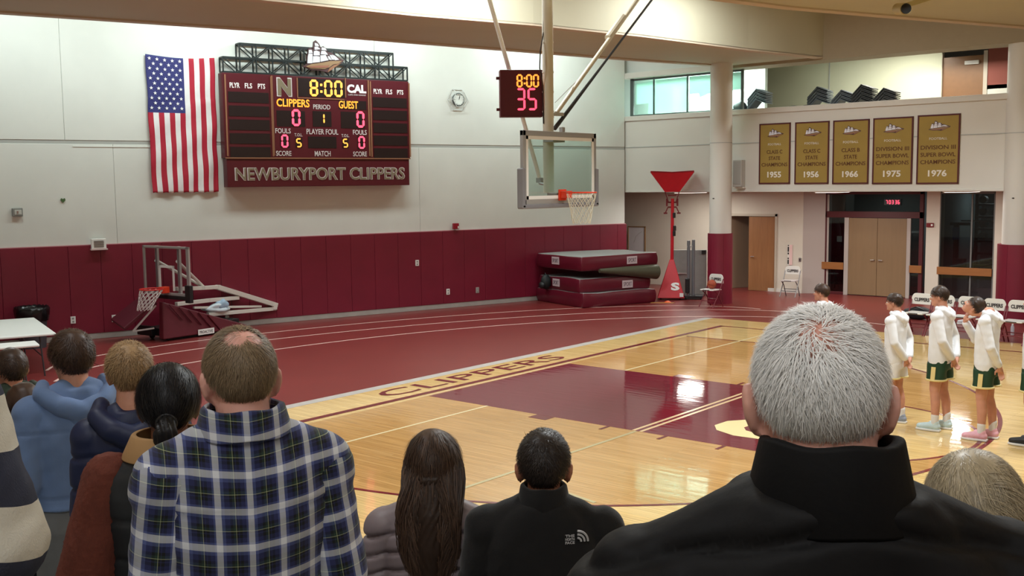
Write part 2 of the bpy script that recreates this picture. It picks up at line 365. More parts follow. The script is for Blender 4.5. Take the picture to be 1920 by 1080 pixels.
FB = [(-2.2, -13), (1.5, 0), (2.31, 2.97), (2.74, 4.49), (3.76, 6.88), (5.16, 10.02), (5.6, 12.6)]
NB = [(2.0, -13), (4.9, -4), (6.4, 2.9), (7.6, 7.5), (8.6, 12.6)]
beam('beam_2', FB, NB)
pb = bw(MB(), -2.7, 6.5, 6.13, 7.85, -.5, .25).build('beam_3', mat('girder_paint', (158, 146, 122), .7, noise=.02)); tag(pb, kind='structure')
hb = bw(MB(), XL-.1, -2.6, 6.13, 6.28, -.45, .06).build('beam_4', M_BAL); tag(hb, kind='structure')
uw = bw(MB(), XL-1, -2.5, 6.28, 7.85, -.5, -.2).build('wall_far_top', M_WALL); tag(uw, kind='structure')
# ------------------------------------------------------------------ round pillars with wrapped pads
def pillar(n, x, y, r, pw, ztop, pz):
    o = MB().lathe([(r, 0), (r, ztop)], 48, (x, y, 0)).build('pillar_%d' % n, M_BAL, smooth='auto'); tag(o, kind='structure')
    MB().lathe([(r+.004, 4.17), (r+.004, 4.19)], 48, (x, y, 0)).build('pillar_joint', MATS['joint_grey'], o)
    for k in range(6):
        ts = [2*PI*(k+j/6)/6+.25 for j in range(7)]; g = .006
        ts[0] += g; ts[-1] -= g
        poly = [(x+pw*math.cos(t), y+pw*math.sin(t)) for t in ts]+[(x+(r+.003)*math.cos(t), y+(r+.003)*math.sin(t)) for t in ts[::-1]]
        MB().slab(poly, .0, pz).build('pillar_pad', M_PAD, o, smooth='auto')
    MB().lathe([(.02, -.012), (.03, 0), (.02, .012)], 10, (x-.05, y-r+.005, 2.75)).build('wall_hook', M_BLACK, o)
    return o
pillar(1, -2.38, 11.62, .285, .325, 6.35, 1.84)
pillar(2, 4.72, 12.25, .335, .42, 6.35, 1.72)

# ------------------------------------------------------------------ rear wall under the balcony
def yb(u, v, y): q = PY(u, v, y); return q[0], q[2]
def rearbox(b, x0, x1, z0, z1, y0, y1): return b.box(((x0+x1)/2, (y0+y1)/2, (z0+z1)/2), (x1-x0, y1-y0, z1-z0))
YR = 15.0
b = MB()
rearbox(b, -12, -4.08, 0, 2.95, YR, YR+.2); rearbox(b, -4.08, -2.42, 2.2, 2.95, YR, YR+.2); rearbox(b, -2.42, -1.62, 0, 2.95, YR, YR+.2)
wr = b.build('wall_rear', M_WALL2); tag(wr, kind='structure')
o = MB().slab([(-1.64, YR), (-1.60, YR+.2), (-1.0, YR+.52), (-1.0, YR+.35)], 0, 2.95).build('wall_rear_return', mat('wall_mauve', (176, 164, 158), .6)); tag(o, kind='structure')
MB().box((-2.28, YR-.01, .05), (1.3, .02, .1)).build('rear_baseboard', M_BAL, wr)
o = MB().slab([(1.72, YR+.2), (2.06, YR+.2), (2.06, YR+.6), (1.72, YR+.6)], 0, 2.95).build('wall_rear_pier', M_WALL2); tag(o, kind='structure')
o = MB().slab([(3.42, YR+.2), (9, YR+.2), (9, YR+.4), (3.42, YR+.4)], 0, 2.95).build('wall_rear_right', M_WALL2); tag(o, kind='structure')
# storage room behind the open door and corridor behind the glass
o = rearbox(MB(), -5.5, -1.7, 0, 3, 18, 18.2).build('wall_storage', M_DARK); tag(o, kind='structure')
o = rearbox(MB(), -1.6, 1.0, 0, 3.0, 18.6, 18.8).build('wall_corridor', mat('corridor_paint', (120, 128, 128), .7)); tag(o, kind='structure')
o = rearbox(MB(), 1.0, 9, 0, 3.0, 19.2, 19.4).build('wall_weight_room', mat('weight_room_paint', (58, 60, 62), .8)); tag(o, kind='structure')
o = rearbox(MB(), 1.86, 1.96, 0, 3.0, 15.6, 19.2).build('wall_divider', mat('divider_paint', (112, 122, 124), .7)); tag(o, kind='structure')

# double leaf door standing half open
M_DOOR = mat('oak_door', (150, 104, 66), .45, noise=.1, nscale=3, stretch=(8, 8, .6))
M_DOOR2 = mat('tan_door', (134, 108, 78), .5, noise=.04, nscale=2, stretch=(6, 6, .6))
M_FRAME = mat('frame_beige', (190, 180, 164), .5)
d1 = empty('door_1', (-3.5, YR, 0), kind='structure')
b = MB(); rearbox(b, -4.1, -4.04, 0, 2.24, YR-.03, YR+.22); rearbox(b, -2.46, -2.4, 0, 2.24, YR-.03, YR+.22); rearbox(b, -4.1, -2.4, 2.17, 2.24, YR-.03, YR+.22)
o = b.build('door_frame', M_FRAME, d1, (3.5, -YR, 0))
lf = MB().box((.40, 0, 1.08), (.80, .045, 2.15)).build('door_leaf', mat('door_shade', (150, 126, 104), .5), d1, (-.54, .1, 0), (0, 0, math.radians(62)))
lr = MB().box((.40, 0, 1.08), (.80, .045, 2.15)).build('door_leaf', M_DOOR, d1, (1.04, .02, 0), (0, 0, math.radians(180+5)), bevel=.004)
MB().tube([(.72, .02, 1.0), (.72, .07, 1.0), (.62, .07, 1.0)], .011).build('door_handle', M_CHROME, lr)
# entrance bay: maroon frame, transom, double doors, side lights, wooden rail
YD = 15.35
d2 = empty('door_2', (.35, YD, 0), kind='structure')
def dloc(b, x0, x1, z0, z1, y0=-.05, y1=.05): return b.box(((x0+x1)/2-.35, (y0+y1)/2, (z0+z1)/2), (x1-x0, y1-y0, z1-z0))
b = MB(); X = [yb(u, 450, YD)[0] for u in (1543, 1551, 1584, 1592, 1701, 1708, 1724, 1731)]; zt = 2.86
zt0, zt1 = yb(1600, 408, YD)[1], yb(1600, 399, YD)[1]
for a, c in ((X[0], X[1]), (X[6], X[7])): dloc(b, a, c, 0, zt)
dloc(b, X[0], X[7], zt0, zt1+.04); dloc(b, X[0], X[7], zt-.07, zt); dloc(b, X[0], X[2], 0, .08); dloc(b, X[5], X[7], 0, .08)
b.build('entrance_frame', mat('maroon_frame', (78, 20, 26), .5), d2, bevel=.006)
b = MB(); dloc(b, X[2], X[3], 0, zt0); dloc(b, X[4], X[5], 0, zt0); b.build('door_jamb', mat('grey_jamb', (176, 166, 160), .5), d2, bevel=.005)
xm = (X[3]+X[4])/2
for a, c in ((X[3], xm-.004), (xm+.004, X[4])):
    lf = dloc(MB(), a, c, .02, zt0-.01, -.03, .015).build('door_leaf', M_DOOR2, d2, bevel=.004)
    hx = (c-.06 if a < xm-.3 else a+.06)-.35
    MB().tube([(hx, -.03, 1.0), (hx, -.08, 1.0), (hx+(.1 if a > xm-.3 else -.1), -.08, 1.0)], .012).build('door_handle', M_CHROME, lf)
M_GLD = glass_mat('dark_glass', (176, 184, 184))
for a, c, z0, z1 in ((X[1], X[6], zt1+.04, zt-.07), (X[1], X[2], .08, zt0), (X[5], X[6], .08, zt0)):
    dloc(MB(), a, c, z0, z1, -.005, .005).build('glass_pane', M_GLD, d2)
M_RAIL = mat('oak_rail', (150, 96, 48), .5, noise=.08, nscale=4, stretch=(1, 6, 6))
for a, c in ((X[0]-.02, X[2]), (X[5], X[7])): dloc(MB(), a, c, .70, .90, -.09, -.055).build('rail', M_RAIL, d2, bevel=.005)
# glazed bay right of the pier
w1 = empty('window_1', (2.7, 15.3, 0), kind='structure')
b = MB(); b.box((-.66, 0, 1.43), (.05, .08, 2.86)); b.box((.14, 0, 1.43), (.04, .06, 2.86)); b.box((.7, 0, 1.43), (.06, .08, 2.86)); b.box((0, 0, 2.83), (1.4, .08, .06)); b.box((0, 0, .04), (1.4, .08, .08))
b.build('window_frame', mat('grey_frame', (112, 112, 110), .5), w1, bevel=.005)
for x0, x1 in ((-.63, .12), (.16, .67)): MB().box(((x0+x1)/2, 0, 1.44), (x1-x0, .01, 2.74)).build('pane', M_GLD, w1)
MB().box((.0, -.08, .80), (1.36, .05, .2)).build('rail', M_RAIL, w1, bevel=.005)

# ------------------------------------------------------------------ upstairs: window with papers, room beyond
w2 = empty('window_2', tuple(bpt(-4.4, 5.065, -.15)), BANG, kind='structure')
gx = [BS(u, 180, -.15)[0]+4.4 for u in (1184, 1191, 1226, 1289, 1392)]
b = MB(); b.box((gx[0]+.03, 0, .53), (.11, .06, 1.06)); b.box((gx[2], 0, .53), (.03, .05, 1.06)); b.box((gx[3], 0, .53), (.03, .05, 1.06)); b.box((gx[4], 0, .53), (.06, .06, 1.06)); b.box(((gx[0]+gx[4])/2, 0, 1.03), (gx[4]-gx[0], .06, .05)); b.box(((gx[0]+gx[4])/2, 0, .02), (gx[4]-gx[0], .06, .04))
b.build('window_frame', mat('slate_frame', (70, 78, 76), .5), w2)
M_GLW = glass_mat('pale_glass', (232, 246, 242))
for x0, x1 in ((gx[0]+.09, gx[2]), (gx[2], gx[3]), (gx[3], gx[4])): MB().box(((x0+x1)/2, .0, .53), (x1-x0-.03, .01, 1.0)).build('pane', M_GLW, w2)
M_PAPER = mat('pale_paper', (222, 244, 238), .7, noise=.02, nscale=4)
_n = M_PAPER.node_tree; _t = _n.nodes.new('ShaderNodeBsdfTranslucent'); _t.inputs[0].default_value = (*lin((226, 246, 240)), 1); _x = _n.nodes.new('ShaderNodeMixShader'); _x.inputs[0].default_value = .6
_n.links.new(_n.nodes['Principled BSDF'].outputs[0], _x.inputs[1]); _n.links.new(_t.outputs[0], _x.inputs[2]); _n.links.new(_x.outputs[0], _n.nodes['Material Output'].inputs[0])
def paper(poly): MB().prism(poly, .06, .075).build('window_paper', M_PAPER, w2)
x1, x2, x3, x4 = gx[1], gx[2], gx[3], gx[4]
paper([(x1, .34), (x1+.42, .36), (x1+.40, .06), (x2-.02, .04), (x2-.02, .97), (x1, .93)])
paper([(x2+.02, .04), (x3-.02, .07), (x3-.02, 1.0), (x2+.02, .98)])
paper([(x3+.02, .52), (x3+.32, .53), (x3+.36, .42), (x3+.62, .5), (x4-.5, .44), (x4-.3, .55), (x4-.05, .55), (x4-.05, 1.0), (x3+.02, 1.0)])
fl = MB().slab([(XL-3, 12.75), (9, 12.75), (9, 20), (XL-3, 20)], 4.05, 4.2).build('floor_upper', mat('upper_floor', (110, 100, 90), .6)); tag(fl, kind='structure')
UY = 16.2
ux = lambda u: float(PY(u, 150, UY)[0])
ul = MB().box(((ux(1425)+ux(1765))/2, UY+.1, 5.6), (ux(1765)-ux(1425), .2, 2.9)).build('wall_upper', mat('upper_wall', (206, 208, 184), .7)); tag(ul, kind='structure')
MB().box((ux(1555), UY-.005, 5.6), (.03, .02, 2.9)).build('wall_joint', MATS['joint_grey'], ul)
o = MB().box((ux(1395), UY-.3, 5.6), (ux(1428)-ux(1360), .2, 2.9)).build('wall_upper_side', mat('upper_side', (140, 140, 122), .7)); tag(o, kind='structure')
o = MB().box((-5.4, 14.6, 5.6), (5.6, .15, 2.9)).build('wall_upper_left', mat('upper_left', (196, 214, 206), .7)); tag(o, kind='structure')
uc = MB().slab([(XL-3, 12.9), (9, 12.9), (9, 20), (XL-3, 20)], 6.75, 6.9).build('ceiling_upper', mat('upper_ceiling', (190, 180, 160), .8)); tag(uc, kind='structure')
d3 = empty('door_3', (ux(1804), UY+.1, 4.2), kind='structure')
dw = ux(1843)-ux(1766)
MB().box((0, 0, 1.1), (dw, .06, 2.2)).build('door_leaf', mat('brown_door', (128, 92, 62), .4, noise=.05), d3, bevel=.005)
MB().box((dw/2+.05, -.02, 1.15), (.1, .14, 2.3)).build('door_frame', M_FRAME, d3); MB().box((-dw/2-.03, -.02, 1.15), (.06, .14, 2.3)).build('door_frame', M_FRAME, d3)
MB().box((.22, -.06, 2.02), (.36, .05, .1)).build('door_closer', M_WHITE, d3, bevel=.01)
o = MB().box((ux(1905), UY+.1, 4.9), (ux(1960)-ux(1850), .15, 1.4)).build('wall_upper_right', mat('upper_right_wall', (216, 216, 204), .7)); tag(o, kind='structure')
o = MB().box((ux(1905), UY+.1, 6.1), (ux(1960)-ux(1850), .15, 1.2)).build('wall_upper_right_top', mat('upper_brick_red', (138, 72, 60), .7)); tag(o, kind='structure')
o = MB().box((ux(1840), UY-.6, 6.62), (ux(1910)-ux(1770), .4, .25)).build('trim_1', mat('dark_header', (110, 84, 70), .7)); tag(o, kind='structure')
o = MB().box((ux(1840), UY-.83, 6.47), (ux(1910)-ux(1770), .06, .06)).build('trim_2', M_FRAME); tag(o, kind='structure')
area('upper_room_lamp', (1.5, 14.6, 6.7), 2.5, .6, 270, (1, .98, .88))
area('corridor_fill', (-.2, 17.2, 2.95), .6, .6, 16, (.95, 1, 1))  # unseen fill light added to brighten the corridor behind the glass
area('weight_room_fill', (2.9, 17.9, 2.95), 1.2, .6, 26, (.95, 1, 1))  # added fill as well, lifts the weight room wall out of black
area('upper_left_lamp', (-4.3, 13.6, 6.7), 2, .4, 420, (.92, 1, .98))
# ------------------------------------------------------------------ walls behind the camera
o = MB().box((21, 2, 4), (.3, 40, 8.4)).build('wall_right', M_WALL2); tag(o, kind='structure')
o = MB().box((0, -16, 4), (44, .3, 8.4)).build('wall_near', M_WALL2); tag(o, kind='structure')
# ------------------------------------------------------------------ scoreboard on the left wall
M_SBR = mat('scoreboard_maroon', (84, 13, 28), .4, noise=.03, nscale=2)
M_SBD = mat('scoreboard_dark', (34, 20, 22), .35)
M_GOLD = mat('gold_trim', (150, 104, 78), .4)
M_TAUPE = mat('taupe_letter', (126, 114, 92), .5)
M_LET = mat('white_letter', (214, 206, 206), .5)
M_AMB = mat('amber_led', (255, 190, 90), .5, emit=((255, 158, 60), 1.7))
M_AMB2 = mat('amber_matrix_led', (255, 170, 60), .5, emit=((255, 140, 40), 1.5))
M_RED = mat('red_led', (255, 80, 100), .5, emit=((255, 74, 104), 2.6))
M_STEEL = mat('black_truss_paint', (20, 30, 32), .5)
SBO = .30
s00, z00 = WS(424, 353, SBO); s10, z10 = WS(768, 347, SBO)
sb0 = 3.46; zb0 = 3.175
sbd = empty('scoreboard', tuple(wpt(sb0, zb0, SBO)), WANG, 'wide maroon scoreboard with lit digits on the white wall', 'scoreboard')
def SBP(u, v):
    s, z = WS(u, v, SBO); return s-sb0, z-zb0
def SZ(x, y): return SBP(400+x/3.485, 60+y/3.485)      # coordinates read in a 3.485x enlargement
x0, x1 = -2.33, 2.33; zt = 2.54; zs = .66
MB().box(((x0+x1)/2, .14, (zs+zt)/2), (x1-x0, .28, zt-zs)).build('cabinet', M_SBR, sbd, bevel=.01)
MB().box((0, .13, zs/2), (4.6, .26, zs-.02)).build('sign_panel', M_SBR, sbd, bevel=.01)
text('sign_lettering_edge', 'NEWBURYPORT CLIPPERS', M_LET, sbd, (0.02, -.002, .30), h=.30, wid=4.30, depth=.012, bold=.035)
text('sign_lettering', 'NEWBURYPORT CLIPPERS', M_TAUPE, sbd, (0.02, -.006, .30), h=.275, wid=4.26, depth=.02, bold=.004)
# player panels: six dark windows each
def zx(x, y): a = SZ(x, y); return a
for (xa, xb, words) in ((85, 378, ((138, 322, 'PLYR'), (228, 322, 'FLS'), (313, 325, 'PTS'))), (1030, 1276, ((1074, 362, 'PLYR'), (1147, 366, 'FLS'), (1220, 368, 'PTS')))):
    pl = empty('player_panel', parent=sbd)
    xl, xr = zx(xa, 500)[0], zx(xb, 500)[0]; w_ = xr-xl; xc = (xl+xr)/2
    for xx in (xl-.012, xr+.012): MB().box((xx, -.012, 1.60), (.03, .03, 1.80)).build('trim_bar', M_GOLD, pl)
    zz = 2.14
    for k in range(5):
        MB().box((xc, -.004, zz-.13-k*.305), (w_*.9, .012, .235)).build('number_window', M_SBD, pl)
    for (x, y, t) in words:
        a = zx(x, y); text('panel_word', t, mat('bright_letter', (244, 240, 240), .5), pl, (a[0], -.004, 2.27), h=.115, wid=.23 if len(t) == 4 else .17, depth=.004, bold=.02)
# middle panel
def put(t, x, y, h, wid, m, bold=.01, name='score_word'):
    a = zx(x, y); return text(name, t, m, sbd, (a[0], -.006, a[1]), h=h, wid=wid, depth=.006, bold=bold)
c0, c1 = zx(388, 560)[0], zx(1010, 560)[0]
MB().box((c1+.02, -.012, 1.62), (.03, .03, 1.80)).build('trim_bar', M_GOLD, sbd); MB().box((c0-.0, -.012, 1.62), (.03, .03, 1.80)).build('trim_bar', M_GOLD, sbd)
MB().box(((x0+x1)/2, -.012, zs+.0), (x1-x0, .03, .025)).build('trim_bar', M_GOLD, sbd)
def win(xa, ya, xb, yb_, name='number_window'):
    a, b2 = zx(xa, ya), zx(xb, yb_); return MB().box(((a[0]+b2[0])/2, -.002, (a[1]+b2[1])/2), (abs(b2[0]-a[0]), .01, abs(a[1]-b2[1]))).build(name, M_SBD, sbd)
win(552, 300, 858, 432, 'clock_window')
for xx in (548, 862):
    a = zx(xx, 365); MB().box((a[0], -.008, a[1]), (.022, .02, .46)).build('trim_bar', M_GOLD, sbd)
a = zx(705, 436); MB().box((a[0], -.008, a[1]), (1.16, .02, .02)).build('trim_bar', M_GOLD, sbd)
win(418, 436, 625, 490, 'name_window'); win(818, 446, 1000, 510, 'name_window')
win(412, 512, 600, 620); win(648, 516, 772, 620); win(832, 520, 990, 632); win(618, 682, 805, 760); win(436, 672, 500, 756); win(536, 690, 582, 756); win(842, 694, 884, 760); win(940, 678, 992, 766)
def dg(ch, x, y, h, m, wd=None):
    a = zx(x, y); return digit(ch, m, sbd, a[0], a[1], wd or h*.62, h, y=-.012, t=h*.14)
for ch, x in (('8', 656), (':', 704), ('0', 750), ('0', 816)): dg(ch, x, 366+(x-656)*.035, .385, M_AMB, .21)
dg('0', 540, 560, .385, M_RED, .21); dg('0', 960, 572, .385, M_RED, .21)
dg('0', 466, 713, .30, M_RED, .17); dg('0', 968, 722, .30, M_RED, .17)
dg('1', 712, 566, .25, M_AMB, .11); dg('5', 558, 724, .21, M_AMB, .13); dg('5', 862, 726, .21, M_AMB, .13)
put('CLIPPERS', 521, 464, .18, .80, M_AMB2, .02, 'name_led'); put('GUEST', 882, 476, .18, .50, M_AMB2, .02, 'name_led')
M_W2 = MATS['bright_letter']
put('PERIOD', 708, 490, .11, .43, M_LET); put('FOULS', 455, 646, .115, .37, M_LET); put('FOULS', 957, 656, .115, .36, M_LET); put('T.O.L.', 556, 672, .07, .20, M_LET); put('T.O.L.', 862, 677, .07, .2, M_LET)
put('PLAYER FOUL', 713, 652, .125, .80, M_LET); put('MATCH', 714, 795, .125, .40, M_LET); put('SCORE', 460, 793, .115, .37, M_LET); put('SCORE', 958, 797, .115, .36, M_LET)
put('N', 463, 360, .43, .37, M_LET, .06, 'school_letter_edge'); a = zx(463, 360); text('school_letter', 'N', M_TAUPE, sbd, (a[0], -.012, a[1]), h=.38, wid=.32, depth=.008, bold=.05)
put('CAL', 936, 372, .20, .50, M_W2, .05, 'league_letters'); put('CAPE ANN LEAGUE', 938, 412, .035, .46, M_LET, 0, 'league_small_letters')
# steel truss on top of the board, two tiers
tr = empty('truss', parent=sbd)
la, lb_ = SBP(418, 106), SBP(764, 127); ua, ub = SBP(441, 80), SBP(742, 101)
zl = (la[1]+lb_[1])/2; zu = (ua[1]+ub[1])/2; zl0 = zt+.02
def tb(p, q, w_=.032, y=.0): MB().bar((p[0], y, p[1]), (q[0], y, q[1]), w_, w_).build('bar', M_STEEL, tr)
for y in (.02, .24):
    n = 12; xs = [la[0]+(lb_[0]-la[0])*i/n for i in range(n+1)]
    tb((xs[0], zl0), (xs[-1], zl0), .035, y); tb((xs[0], zl), (xs[-1], zl), .035, y)
    for i, x in enumerate(xs):
        tb((x, zl0), (x, zl), .028, y)
        if i < n:
            up = i % 2 == 0
            tb((x, zl if up else zl0), (xs[i+1], zl0 if up else zl), .022, y)
    n2 = 10; xu = [xs[1]+(xs[-2]-xs[1])*i/n2 for i in range(n2+1)]
    tb((xu[0], zu), (xu[-1], zu), .035, y)
    for i, x in enumerate(xu):
        tb((x, zl), (x, zu), .028, y)
        if i < n2:
            up = i % 2 == 0
            tb((x, zu if up else zl), (xu[i+1], zl if up else zu), .022, y)
for x in (xs[0], xs[-1]):
    for z in (zl0, zl): MB().bar((x, .02, z), (x, .24, z), .03).build('bar', M_STEEL, tr)
for x in (xu[0], xu[-1]): MB().bar((x, .02, zu), (x, .24, zu), .03).build('bar', M_STEEL, tr)

# the school's clipper ship: one drawing used on the board and on the banners
M_SAIL = mat('sail_white', (224, 224, 232), .5); M_HULL = mat('hull_tan', (150, 118, 84), .5); M_SHE = mat('ship_edge', (74, 40, 44), .5); M_HULLR = mat('hull_rust', (150, 92, 72), .5)
def sp(x, y): return ((x-740)/1000, (700-y)/1000)      # from the enlargement of the emblem
OUT = [sp(*p) for p in ((215, 770), (330, 700), (330, 520), (360, 420), (370, 320), (440, 270), (480, 340), (510, 130), (560, 90), (640, 170), (680, 260), (740, 230), (820, 280), (850, 370), (960, 380), (1080, 470), (1260, 560), (1200, 640), (1060, 700), (960, 800), (850, 900), (780, 880), (640, 850), (420, 850))]
HULL = [sp(*p) for p in ((290, 770), (440, 700), (700, 650), (900, 600), (1020, 590), (1210, 575), (1120, 650), (980, 680), (880, 760), (760, 810), (400, 815))]
HULR = [sp(*p) for p in ((360, 770), (600, 730), (800, 720), (880, 700), (830, 770), (640, 785), (400, 790))]
CUT = [sp(*p) for p in ((880, 780), (1000, 690), (1180, 640), (1060, 720), (960, 800), (830, 890))]
SAILS = [[sp(*p) for p in q] for q in (
    ((330, 690), (345, 520), (365, 440), (465, 440), (455, 560), (450, 680)), ((370, 430), (375, 350), (440, 340), (470, 420)),
    ((460, 670), (475, 500), (560, 490), (640, 500), (640, 640)), ((490, 480), (500, 370), (560, 350), (640, 380), (640, 470)), ((520, 340), (520, 260), (590, 250), (660, 310)), ((530, 240), (530, 160), (600, 180), (630, 240)),
    ((655, 630), (660, 470), (790, 450), (860, 580)), ((670, 440), (690, 350), (780, 350), (850, 440)), ((690, 330), (700, 260), (780, 270), (820, 330)),
    ((870, 560), (840, 470), (890, 480), (940, 570)), ((950, 560), (890, 440), (950, 450), (1020, 560)), ((1030, 570), (950, 430), (1030, 460), (1130, 550)))]
SAIL_M = MB(); [SAIL_M.prism(p, -.02, 0) for p in SAILS]; SAIL_ME = SAIL_M.mesh('sails', M_SAIL)
EDGE_ME = MB().prism(OUT, 0, .05).mesh('ship_outline', M_SHE); HULL_ME = MB().prism(HULL, -.02, 0).mesh('hull', M_HULL); HR_ME = MB().prism(HULR, -.03, -.015).mesh('hull_band', M_HULLR); CUT_ME = MB().prism(CUT, -.02, 0).mesh('bow_wave', M_GOLD)
def ship(parent, loc, sx, sz, sy=1., full=True):
    e = empty('ship_emblem', loc, parent=parent)
    for nm, me in (('ship_outline', EDGE_ME), ('hull', HULL_ME), ('hull_band', HR_ME), ('bow_wave', CUT_ME), ('sails', SAIL_ME)):
        o = link(nm, me, e); o.scale = (sx, sy, sz)
    return e
a = SBP(550+740/13.5, 70+700/13.5)
q0, q1 = SBP(550+215/13.5, 118), SBP(550+1260/13.5, 118); r0, r1 = SBP(605, 76.5), SBP(605, 136)
ship(sbd, (a[0], -.06, a[1]), (q1[0]-q0[0])/1.045, abs(r0[1]-r1[1])/.81, 1.)

# ------------------------------------------------------------------ flag hung on end
M_FR, M_FW, M_FB = mat('flag_red', (176, 24, 52), .7, noise=.04), mat('flag_white', (232, 230, 232), .7, noise=.03), mat('flag_blue', (44, 46, 112), .7, noise=.04)
f00, fz = WS(276, 100, .05); f01, _ = WS(402, 110, .05); f10, fzb = WS(286, 362, .05); f11, _ = WS(406, 361, .05)
fl0 = (f00+f01+f10+f11)/4; FWd, FHt = 1.50, 6.05-3.08
flag = empty('flag', tuple(wpt(fl0, 3.08, .03)), WANG, 'stars and stripes flag hung on end beside the scoreboard', 'flag')
def fpos(a, b2, off=0.):     # a across 0..1, b2 down 0..1
    ed = math.sin(b2*17)*.008*(1 if a > .5 else -1)*abs(a-.5)*2
    x = (a-.5)*FWd*(1-.02*b2)+ed; sag = .05*math.sin(PI*a)*(1-b2)**6
    y = -.02-.03*b2*(1+math.sin(a*PI*7+b2*2))*.6-.012*math.sin(a*23+b2*9)*b2-.01*math.sin(b2*26+a*7)*(b2 > .3)-off
    z = FHt*(1-b2)-sag+(.0 if b2 < .99 else .012*math.sin(a*40))
    return (x, y, z)
b = MB(); NX, NYY = 52, 60; vs = [fpos(i/NX, j/NYY) for j in range(NYY+1) for i in range(NX+1)]; fs = []; mi = []
for j in range(NYY):
    for i in range(NX):
        st = int(i/4); cant = st < 7 and (j+.5)/NYY < .41
        fs.append((j*(NX+1)+i, j*(NX+1)+i+1, (j+1)*(NX+1)+i+1, (j+1)*(NX+1)+i)); mi.append(2 if cant else (0 if st % 2 == 0 else 1))
b.v = vs; b.f = fs; b.m = mi
cl = b.build('flag_cloth', [M_FR, M_FW, M_FB], flag, smooth=True)
sm = cl.modifiers.new('thick', 'SOLIDIFY'); sm.thickness = .004
b = MB()
for r_ in range(11):
    n = 5 if r_ % 2 == 0 else 4
    for c in range(n):
        a = (7/13)*((c+.5+(0 if n == 5 else .5))/5); d_ = .41*((r_+.75)/11.5); P = fpos(a, d_, .012)
        pts = [(P[0]+(.042 if k % 2 == 0 else .017)*math.sin(k*PI/5), P[2]+(.042 if k % 2 == 0 else .017)*math.cos(k*PI/5)) for k in range(10)]
        b.prism(pts, P[1]-.002, P[1]+.004)
b.build('stars', mat('star_white', (240, 240, 244), .7), flag)

# ------------------------------------------------------------------ small things on the left wall
def wthing(name, u, v, label, cat, off=.01):
    s_, z_ = WS(u, v, off); return empty(name, tuple(wpt(s_, z_, off)), WANG, label, cat)
ck = wthing('wall_clock', 858, 187, 'round white clock in a hexagonal wire guard on the wall', 'clock', .02)
MB().tube([(0, -.0, 0), (0, -.06, 0)], .165, 36).build('clock_case', mat('clock_rim', (84, 90, 90), .4), ck, smooth='auto')
MB().tube([(0, -.055, 0), (0, -.066, 0)], .142, 36).build('clock_face', mat('clock_face_white', (226, 230, 226), .5), ck)
b = MB()
for k in range(12):
    t = k*PI/6; b.bar((math.sin(t)*.115, -.069, math.cos(t)*.115), (math.sin(t)*.135, -.069, math.cos(t)*.135), .009, .004)
b.build('hour_marks', M_BLACK, ck); MB().bar((0, -.071, 0), (.03, -.071, .075), .013, .004).build('hour_hand', M_BLACK, ck); MB().bar((0, -.073, 0), (.022, -.073, .115), .009, .004).build('minute_hand', M_BLACK, ck)
b = MB(); hx = [(.30*math.cos(k*PI/3), .30*math.sin(k*PI/3)) for k in range(6)]; hs = [(x*.72, z*.72) for x, z in hx]
for k in range(6):
    p, q = hx[k], hx[(k+1) % 6]; p2, q2 = hs[k], hs[(k+1) % 6]
    b.bar((p[0], -.005, p[1]), (q[0], -.005, q[1]), .012); b.bar((p2[0], -.14, p2[1]), (q2[0], -.14, q2[1]), .012); b.bar((p[0], -.005, p[1]), (p2[0], -.14, p2[1]), .012)
b.build('wire_guard', mat('guard_wire', (206, 208, 206), .4), ck)
e = wthing('air_vent', 184, 457, 'white square vent box at the top edge of the maroon pads', 'vent', .055)
MB().box((0, -.03, .0), (.3, .08, .22)).build('vent_frame', M_WHITE, e, bevel=.012)
for k in range(6): MB().box((0, -.073, .06-k*.025), (.2, .012, .011)).build('slat', mat('vent_slat', (110, 104, 104), .5), e)
MB().box((0, -.05, -.115), (.34, .12, .03)).build('vent_ledge', mat('ledge_pink', (216, 190, 190), .5), e)
e = wthing('thermostat', 32, 398, 'small grey square box high on the wall by the left frame edge', 'thermostat')
MB().box((0, -.03, 0), (.20, .06, .17)).build('case', mat('stat_grey', (136, 138, 134), .5), e, bevel=.012); MB().box((.01, -.062, .0), (.13, .01, .10)).build('cover', mat('stat_pale', (196, 198, 192), .4), e, bevel=.004); MB().box((0, -.07, 0), (.03, .02, .05)).build('dial', mat('stat_dial', (150, 120, 110), .4), e)
e = wthing('shuttlecock', 118, 376, 'tiny green heart-shaped scrap stuck on the white wall', 'scrap')
MB().prism([(0, -.05), (.05, .01), (.035, .05), (0, .03), (-.035, .05), (-.05, .01)], -.015, 0).build('paper_heart', mat('leaf_green', (70, 100, 56), .6), e); e.name = 'paper_heart'
e = wthing('wall_sounder', 853, 424, 'small red fire alarm box sitting on top of the pads', 'alarm', .03)
MB().box((0, -.04, .0), (.16, .08, .15)).build('case', mat('alarm_red', (150, 20, 40), .4), e, bevel=.01); MB().box((.05, -.085, -.03), (.03, .02, .06)).build('strobe', M_WHITE, e, bevel=.006)
for (u, v, lab) in ((137, 600, 'white double outlet in the pads left of the portable goal'), (214, 597, 'white outlet in the pads just beside the portable goal base'), (782, 493, 'small white switch plate high in the maroon pads'), (840, 547, 'white outlet low in the pads below the scoreboard end'), (895, 544, 'dim outlet low in the pads, right of a brighter one')):
    e = wthing('wall_outlet', u, v, lab, 'outlet', .06)
    MB().box((0, -.004, 0), (.10, .014, .15)).build('plate', M_WHITE if 'dim' not in lab else M_GREY, e, bevel=.004)
    for dz in (.033, -.033): MB().box((0, -.013, dz), (.04, .008, .035)).build('socket', mat('socket_grey', (150, 148, 146), .5), e, bevel=.003)
s_, z_ = WS(870, 262, .03)
